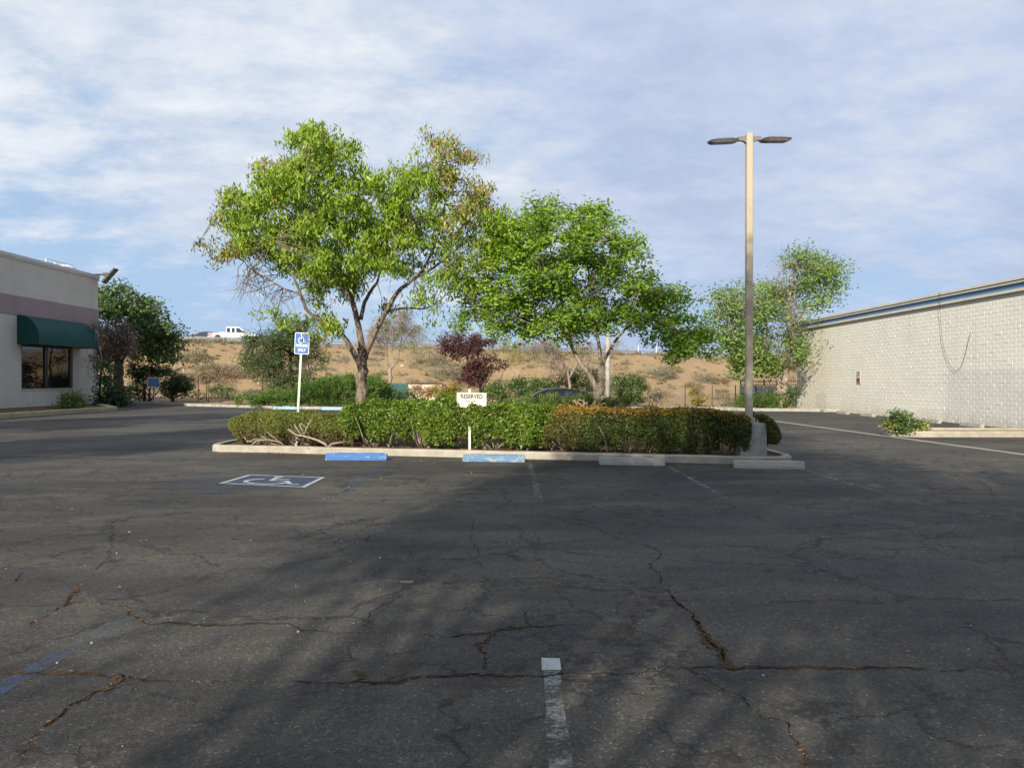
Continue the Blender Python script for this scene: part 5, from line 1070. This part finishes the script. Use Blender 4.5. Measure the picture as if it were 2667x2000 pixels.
# litter specks and stones on the slope
mb = MB()
for px, py in ((1048,954),(1161,965),(1425,939),(1680,975),(1696,980),(1826,990),(481,966),(1347,981),(1900,1036),(701,1000),(675,999)):
    p = onhill(px, py); a = rg.rand()*3; s_ = .12+.10*rg.rand(); M_ = Matrix.Translation(Vector(p)+Vector((0,-.1,.05))) @ Matrix.Rotation(a, 4, 'Z') @ Matrix.Rotation(.4, 4, 'X'); mb.prism([(-s_,-.03),(s_*.8,-.05),(s_,.05),(0,.09),(-s_*.9,.06)], 1, -.06, .06, M_)
tag(mb.build('slope_litter', M_white), kind='stuff')

# ------------------------------------------------------------------ guardrail, marker posts, fence
M_rail = simple('rail_steel', (0.3024, 0.3276, 0.336), (0.252, 0.2772, 0.2856), 3, .5, .1, metal=.3); M_wpost = simple('rail_post_wood', (0.252, 0.126, 0.0672), (0.1848, 0.1008, 0.0588), 6, .9, .3)
gr = empty('guardrail', (-50, float(yc(-50))+.6, float(zc(-50))), 'long steel guardrail on wooden posts along the embankment top', 'guardrail')
mb = MB(); xr = np.arange(-62, 62.1, 1.9)
prof = [(-.01,-.155),(.05,-.12),(.05,-.07),(-.01,-.03),(-.01,.03),(.05,.07),(.05,.12),(-.01,.155)]
V = []
for x in xr:
    y = float(yc(x))+.75; z = float(zc(x))+.72
    for a, c_ in prof: V.append((x, y-.10-a, z+c_))
m_ = len(prof); mb.add(V, [(k*m_+i, (k+1)*m_+i, (k+1)*m_+i+1, k*m_+i+1) for k in range(len(xr)-1) for i in range(m_-1)]); mb.build('rail', M_rail, gr)
for x in xr[::2]:
    y = float(yc(x))+.75; z = float(zc(x)); mb = MB(); mb.box((x-.1, y-.05, z-.3), (x+.1, y+.15, z+.88)); mb.build('post', M_wpost, gr)
for px, h_ in ((1331,1.1),(1662.5,1.15),(1709.5,1.15),(647,1.2),(583,1.15)):
    d = 97.0
    for _ in range(20): x = (px-CX)/F*d; d = float(yc(x))+.5
    o = mb = MB(); mb.box((x-.06, d-.02, float(zc(x))-.2), (x+.06, d+.02, float(zc(x))+.35+h_)); mb.add([(x-.06,d-.021,float(zc(x))+.2+h_),(x+.06,d-.021,float(zc(x))+.2+h_),(x+.06,d-.021,float(zc(x))+.35+h_),(x-.06,d-.021,float(zc(x))+.35+h_)],[(0,1,2,3)])
    where = {1331:'beside the purple tree crown',1662.5:'left of two right of the maple',1709.5:'right of two right of the maple',647:'just right of the pickup',583:'behind the pickup hood'}[px]
    tag(mb.build('marker_post', M_white, origin=(x, d, float(zc(x)))), 'thin white roadside marker post ' + where, 'marker post', 'marker posts along the highway')
M_fpost = simple('fence_post_iron', (.09,.065,.05), (.06,.05,.045), 9, .8, .2)
fc = empty('wire_fence', (0, 52, 0), 'sagging wire fence on thin dark posts across the sand', 'fence')
fp = [(-31,60.5),(-26.6,59.8),(-22.2,58.6)] + [((p-CX)/F*d_, d_) for p, d_ in ((516,57.8),(543,56.5),(683,52.5))] + [(-12,51.2),(-8.4,50.6),(-4.8,50.2),(-1.2,49.8),(2.4,49.6),(6,49.4),(8.4,49.2)] + [((p-CX)/F*48.9, 48.9) for p in (1784,1854.5,1915)] + [(14.8,49)]
for i, (x, y) in enumerate(fp):
    h_ = 1.72 if x < -14 else 1.32; mb = MB(); z0 = float(hill(x, y)); mb.tube([(x, y, z0-.1), (x+.02, y, h_)], .032, 6); mb.build('post', M_fpost, fc)
M_wire = simple('thin_wire', (.20,.17,.15), (.16,.14,.12), 9, .6, 0, metal=.4)
mb = MB()
for k in range(6):
    for (xa, ya), (xb, yb) in zip(fp[:-1], fp[1:]):
        ha = (1.68 if xa < -14 else 1.28) - k*.24; hb = (1.68 if xb < -14 else 1.28) - k*.24
        mb.tube([(xa, ya, ha), ((xa+xb)/2, (ya+yb)/2, (ha+hb)/2-.03), (xb, yb, hb)], .0035, 3, cap=False)
mb.build('wire', M_wire, fc)

# grey post behind the maple
mb = MB(); x, y = (1583-CX)/F*42, 42.0; mb.tube([(x,y,0),(x,y,2),(x,y,4.4)], [.13,.125,.115], 12); tag(mb.build('bare_pole', M_conc2, smooth=True, origin=(x,y,0)), 'plain grey concrete pole standing just behind the maple trunk', 'pole')
# trash enclosure with green gate
te = empty('trash_enclosure', (-6.5, 48.2, 0), 'cream walled trash enclosure with a dark green gate', 'enclosure')
d = 48.0; xa, xb, xc = (1005-CX)/F*d, (1062-CX)/F*d, (1150-CX)/F*d
mb = MB(); mb.box((xb+.04, d, 0), (xc, d+.2, 1.40)); mb.box((xb+.04,d+.2,0),(xb+.2,d+3,1.40)); mb.box((xc-.2,d+.2,0),(xc,d+3,1.40)); mb.build('wall', simple('cream_wall', (.56,.47,.36), (.5,.42,.33), 2, .9, .3), te)
mb = MB(); mb.box((xb+.0, d-.03, 1.40), (xc+.03, d+.24, 1.50)); mb.build('coping', M_dark, te)
M_gate = simple('gate_green', (.018,.085,.07), (.014,.065,.055), 5, .6, .1)
mb = MB(); mb.box((xa+.07, d+.02, .12), (xb-.07, d+.05, 1.30)); g_ = mb.build('gate', M_gate, te)
mb = MB(); mb.box((xa, d-.01, 0), (xa+.07, d+.08, 1.50)); mb.box((xb-.07, d-.01, 0), (xb, d+.08, 1.50)); mb.box((xa+.07, d-.01, 1.30), (xb-.07, d+.08, 1.47)); mb.box((xa+.07,d-.01,1.12),(xb-.07,d+.015,1.16)); mb.build('gate_frame', simple('gate_frame_green', (.022,.10,.085), (.018,.08,.068), 5, .6, .1), g_)

# ------------------------------------------------------------------ vehicles
M_tyre = simple('tyre', (.018,.018,.018), (.03,.03,.03), 9, .9, .2); M_rim = simple('rim', (.35,.35,.36), (.25,.25,.26), 9, .35, 0, metal=.7)
M_cglass = simple('car_glass', (.03,.045,.06), (.025,.035,.045), 3, .08, 0, spec=.8)
def carpaint(name, c): m, n, l = newmat(name); return finish(m, n, l, mixc(n, l, noise(n, l, 2, 3, .5, pos(n, l)), c, tuple(x*.9 for x in c)), .28, spec=.6)
def loft(mb, secs):
    """secs: list of (y, [(x,z)...]) of equal length, mirrored ends capped"""
    m_ = len(secs[0][1]); V = []
    for y, pr in secs: V += [(x, y, z) for x, z in pr]
    mb.add(V, [(k*m_+i, k*m_+(i+1)%m_, (k+1)*m_+(i+1)%m_, (k+1)*m_+i) for k in range(len(secs)-1) for i in range(m_)] + [tuple(range(m_)), tuple(range((len(secs)-1)*m_, len(secs)*m_))[::-1]])
def inset(pr, s):
    c_ = np.mean(pr, 0); return [tuple(c_ + (np.array(p)-c_)*s) for p in pr]
def arch(cx, r, z0, n_=7): return [(cx - r*math.cos(a), z0 + r*math.sin(a)) for a in np.linspace(0, math.pi, n_)]
def vehicle(name, label, cat, loc, rz, W_, body, cabin, glass, wheels, r, paintm, extras=None):
    root = empty(name, loc, label, cat, None, rz)
    def B(mb, nm, mt, par=root):
        o = mkobj(nm, mb.v, mb.f, mt, local=True); o.parent = par; return o
    mb = MB(); h2 = W_/2; loft(mb, [(-h2, inset(body, .985)), (-h2+.05, body), (h2-.05, body), (h2, inset(body, .985))]); B(mb, 'body', paintm)
    mb = MB(); t = .13
    c_lo = min(p[1] for p in cabin); c_hi = max(p[1] for p in cabin)
    V = []; m_ = len(cabin)
    for s_ in (-1, 1):
        for x, z in cabin: V.append((x, s_*(h2-.03 - t*(z-c_lo)/(c_hi-c_lo)), z))
    mb.add(V, [(i, (i+1)%m_, (i+1)%m_+m_, i+m_) for i in range(m_)] + [tuple(range(m_))[::-1], tuple(range(m_, 2*m_))]); B(mb, 'cabin', paintm)
    for gl in glass:
        for s_ in (-1, 1):
            mb = MB(); mb.add([(x, s_*(h2-.03 - t*(z-c_lo)/(c_hi-c_lo)+.006), z) for x, z in gl], [tuple(range(len(gl)))]); B(mb, 'side_window', M_cglass)
    for wx in wheels:
        for s_ in (-1, 1):
            mb = MB(); pts = [(wx+r*math.cos(a), r+r*math.sin(a)) for a in np.linspace(0, 2*math.pi, 20, endpoint=False)]
            mb.prism(pts, 1, s_*(h2-.02), s_*(h2-.24)); w_ = B(mb, 'wheel', M_tyre)
            mb = MB(); pts = [(wx+r*.6*math.cos(a), r+r*.6*math.sin(a)) for a in np.linspace(0, 2*math.pi, 14, endpoint=False)]
            mb.prism(pts, 1, s_*(h2-.014), s_*(h2-.06)); mkobj('rim', mb.v, mb.f, M_rim, local=True).parent = w_
    for nm, mt, fn in (extras or []):
        class Each:
            def box(s, a, b_): mb = MB(); mb.box(a, b_); B(mb, nm, mt)
        fn(Each())
    return root
xt = (590-CX)/F*101; hd = math.atan(.3)
L0 = 2.9
tb = [(-L0,.55)] + [(-2.1,.5)] + arch(-1.72,.44,.46) + [(1.35,.42)] + arch(1.85,.44,.46) + [(2.5,.45),(2.9,.55),(2.92,.95),(2.7,1.12),(1.5,1.17),(1.3,1.12),(-2.85,1.08),(-L0,1.0)]
tc_ = [(-.72,1.08),(-.68,1.86),(-.45,1.93),(.75,1.92),(1.0,1.84),(1.62,1.14)]
M_tw = carpaint('white_carpaint', (0.672, 0.672, 0.672))
vehicle('pickup_truck', 'white extended cab pickup truck driving along the highway', 'pickup', (xt, float(yc(xt))+4.5, float(zc(xt))+.43), hd, 2.0, tb, tc_,
  [[(-.62,1.22),(-.6,1.76),(-.25,1.78),(-.2,1.2)][::1], [(-.02,1.2),(-.02,1.78),(.34,1.78),(.34,1.2)], [(.52,1.2),(.52,1.78),(.9,1.76),(1.42,1.2)]], (-1.72, 1.85), .40, M_tw,
  [('bumper', simple('dark_bumper', (.10,.10,.10), (.07,.07,.07), 4, .5, 0), lambda mb: (mb.box((2.9,-.95,.42),(3.02,.95,.66)), mb.box((-3.02,-.95,.42),(-2.9,.95,.62)))),
   ('tail_light', M_red, lambda mb: (mb.box((-2.93,-1.005,.72),(-2.74,-.93,1.0)), mb.box((-2.93,.93,.72),(-2.74,1.005,1.0)))),
   ('tailgate_stripe', simple('faded_stripe', (.62,.28,.27), (.6,.35,.33), 4, .6, 0), lambda mb: (mb.box((-2.72,-1.003,.60),(-2.35,-.99,1.04)))),
   ('side_mirror', M_black, lambda mb: (mb.box((1.25,-1.17,1.2),(1.37,-.93,1.4)), mb.box((1.25,.93,1.2),(1.37,1.17,1.4)))),
   ('grille', M_black, lambda mb: mb.box((2.921,-.7,.70),(2.94,.7,1.0))),
   ('roof_beacon', M_dark, lambda mb: mb.box((-.3,-.5,1.93),(-.1,.5,2.0))),
   ('bed_box', M_tw, lambda mb: mb.box((-1.6,-.85,1.07),(-.8,.85,1.22))),
   ('door_seam', M_dark, lambda mb: (mb.box((.44,-1.002,.55),(.455,-.99,1.14)), mb.box((-.13,-1.002,.55),(-.118,-.99,1.14)), mb.box((.2,-1.006,1.02),(.32,-.99,1.05)))),
   ('headlight', M_swhite, lambda mb: (mb.box((2.86,-.96,.78),(2.935,-.72,.98)), mb.box((2.86,.72,.78),(2.935,.96,.98))))])
sb_ = [(-2.2,.4)] + arch(-1.3,.36,.38) + arch(1.4,.36,.38) + [(2.2,.38),(2.3,.55),(2.2,.78),(1.3,.93),(1.0,.95),(-1.5,.98),(-2.15,.95),(-2.28,.7)]
sc_ = [(-1.75,.95),(-1.1,1.33),(-.4,1.43),(.3,1.40),(.6,1.30),(1.2,.93)]
sg = [[(-1.25,.99),(-.95,1.27),(-.4,1.35),(-.4,.99)], [(-.32,.99),(-.32,1.36),(.25,1.33),(.5,1.24),(.95,.97)]]
lights = [('tail_light', M_red, lambda mb: (mb.box((-2.29,-.8,.68),(-2.2,-.5,.85)), mb.box((-2.29,.5,.68),(-2.2,.8,.85)))), ('headlight', M_swhite, lambda mb: (mb.box((2.1,-.82,.58),(2.27,-.5,.72)), mb.box((2.1,.5,.58),(2.27,.82,.72)))), ('side_mirror', M_black, lambda mb: (mb.box((.75,-1.0,.98),(.9,-.84,1.1)), mb.box((.75,.84,.98),(.9,1.0,1.1))))]
xs_ = (537-CX)/F*105; vehicle('sedan_car', 'dark sedan half hidden behind the pickup on the highway', 'car', (xs_, float(yc(xs_))+8.6, float(zc(xs_))+.43), hd, 1.8, sb_, sc_, sg, (-1.3,1.4), .32, carpaint('dark_carpaint', (.05,.055,.065)), lights)
dx = 31.5; vehicle('parked_car', 'dark blue car parked behind the hedge with only its roof showing', 'car', ((1440-CX)/F*dx+.05, dx, -.115), math.pi, 1.8, sb_, sc_, sg, (-1.3,1.4), .32, carpaint('navy_carpaint', (.015,.022,.04)), lights)

# ------------------------------------------------------------------ small litter
rg = np.random.RandomState(33); C = []
for x0_, y0_, sx, sy, n_ in [(-3.3,16.98,.35,.05,150), (-5.6,17.85,.5,.05,110), (-4.3,17.5,.8,.05,60), (-.6,16.0,.25,.05,50), (.9,16.2,.5,.06,26), (-1.5,17.5,1.6,.2,160), (-2,14,5,3,30), (2,8,4,3,16), (0,5,3,1.2,12)]:
    for k in range(n_): C.append((x0_+rg.randn()*sx, y0_+rg.randn()*sy, .012 if y0_ < 17.4 or x0_ < -5 or x0_ == -4.3 else .13))
C = np.array(C); nn = len(C); V, Fc = leaves(C, rg.randn(nn,3)*np.array([1,1,.1]), rg.randn(nn,3)*.35+np.array([0,0,1]), .040, .020, rg)
tag(mkobj('leaf_litter', V, Fc, leafmat('dead_leaf', [(.30,.13,.05), (.38,.20,.09), (.22,.10,.05)], transl=.1, rough=.8)), kind='stuff')
# needles and dry bits caught in the wide cracks
C = []
for pts, w, typ in cr:
    if not typ: continue
    g = [np.array(gx(*p)) for p in pts]
    for a, b_ in zip(g[:-1], g[1:]):
        for k in range(int(np.linalg.norm(b_-a)*(60 if typ == 2 else 26))): q_ = a+(b_-a)*rg.rand()+rg.randn(2)*w*.55; C.append((q_[0], q_[1], .010))
C = np.array(C); nn = len(C); V, Fc = leaves(C, rg.randn(nn,3)*np.array([1,1,.08]), rg.randn(nn,3)*.3+np.array([0,0,1]), .026, .005, rg)
tag(mkobj('dry_debris', V, Fc, leafmat('dry_needle', [(.34,.17,.06), (.24,.12,.05), (.16,.10,.06)], transl=.05, rough=.9)), kind='stuff')
# pebbles
C = np.stack([rg.rand(170)*14-6, rg.rand(170)**1.3*13+3.2, np.full(170,.006)], 1); mb = MB()
for x, y, z in C:
    s_ = .003+.006*rg.rand()**2; mb.prism([(x+s_*math.cos(a)*(.8+.4*rg.rand()), y+s_*math.sin(a)*(.8+.4*rg.rand())) for a in np.linspace(0,2*math.pi,6,endpoint=False)], 2, 0.001, s_*1.1)
tag(mb.build('gravel', simple('pale_grit', (.45,.42,.37), (.28,.26,.23), 50, .9, 0)), kind='stuff')
mb = MB(); p = G(2449,1121,.17); mb.tube([(p[0],24.0,.17),(p[0],24.0,.29)], [.05,.065], 12); mb.tube([(p[0],24.0,.29),(p[0],24.0,.30)], [.069,.069], 12, cap=False)
tag(mb.build('paper_cup', M_white, smooth=True, origin=(p[0],24.0,.17)), 'white paper cup standing on the low side kerb', 'cup')
mb = MB(); p = G(1058,1519); mb.box((p[0]-.045,p[1]-.008,.003),(p[0]+.045,p[1]+.008,.016)); mb.box((p[0]+.03,p[1]-.010,.004),(p[0]+.052,p[1]+.009,.018)); tag(mb.build('wood_chip', M_conc2, origin=(p[0],p[1],0)), 'small grey stick fragment lying on the open asphalt', 'stick')

# ------------------------------------------------------------------ trees behind and beside the camera, whose shade falls on the lot
def shade_tree(label, x, y, hgt, r, zlo, seed, n_=15000, L=.17, cl=60):
    rg = np.random.RandomState(seed); root = empty('shade_tree', (x, y, 0), label, 'tree', 'trees behind the photographer')
    mb = MB(); mb.tube([(x,y,0),(x+.1,y,zlo*.6),(x,y+.1,zlo)], [.22,.17,.15], 9)
    cc = []; subs = []; ns_ = int(n_/950)
    nc = n_//cl
    while len(cc) < nc:
        p = rg.rand(3)*2-1; rr = np.linalg.norm(p)
        if rr > 1: continue
        if not len(subs) or (len(subs) < ns_ and len(cc) % 8 == 0): subs.append(p); cc.append(np.array([x, y, (hgt+zlo)/2]) + p*np.array([r, r, (hgt-zlo)/2])); continue
        q_ = subs[int(rg.rand()*len(subs))] + rg.randn(3)*.13; cc.append(np.array([x, y, (hgt+zlo)/2]) + q_*np.array([r, r, (hgt-zlo)/2]))
    cc = np.array(cc)
    for j in rg.choice(nc, min(40, nc), replace=False): t = cc[j]; s0 = np.array([x,y,zlo*(.8+.2*rg.rand())]); mb.tube([s0, (s0+t)/2+rg.randn(3)*.2, t], [.09,.05,.02], 6)
    mb.build('trunk', BK2, root, smooth=True)
    rep = np.repeat(np.arange(nc), cl); C = cc[rep] + rg.randn(len(rep), 3)*.28; D, Nn = ldirs(len(rep), 'hang', rg)
    V, Fc = leaves(C, D, Nn, L, L*.45, rg); mkobj('foliage', V, Fc, ML_map, root)
shade_tree('tall shade tree behind the photographer on the left', -3.0, -4.3, 13.6, 3.0, 5.2, 71, 34000)
shade_tree('second shade tree behind the photographer further left', -3.9, -6.9, 9.0, 2.5, 3.4, 72, 15000)
shade_tree('shade tree behind the photographer on the right', .7, -6.2, 10.0, 3.0, 3.6, 73, 19000)
shade_tree('shade tree beside the lot left of the view', -16.5, 5.5, 9.5, 3.4, 3.2, 74, 17000)
shade_tree('farther shade tree beside the lot left of the view', -21.5, 17.5, 9.5, 3.6, 3.2, 75, 17000)
shade_tree('third shade tree beside the lot left of the view', -14.5, 10.5, 8.5, 2.6, 3.0, 77, 12000)
shade_tree('slim shade tree behind the photographer far right', 4.6, -3.2, 7.8, 2.3, 3.6, 76, 9000)
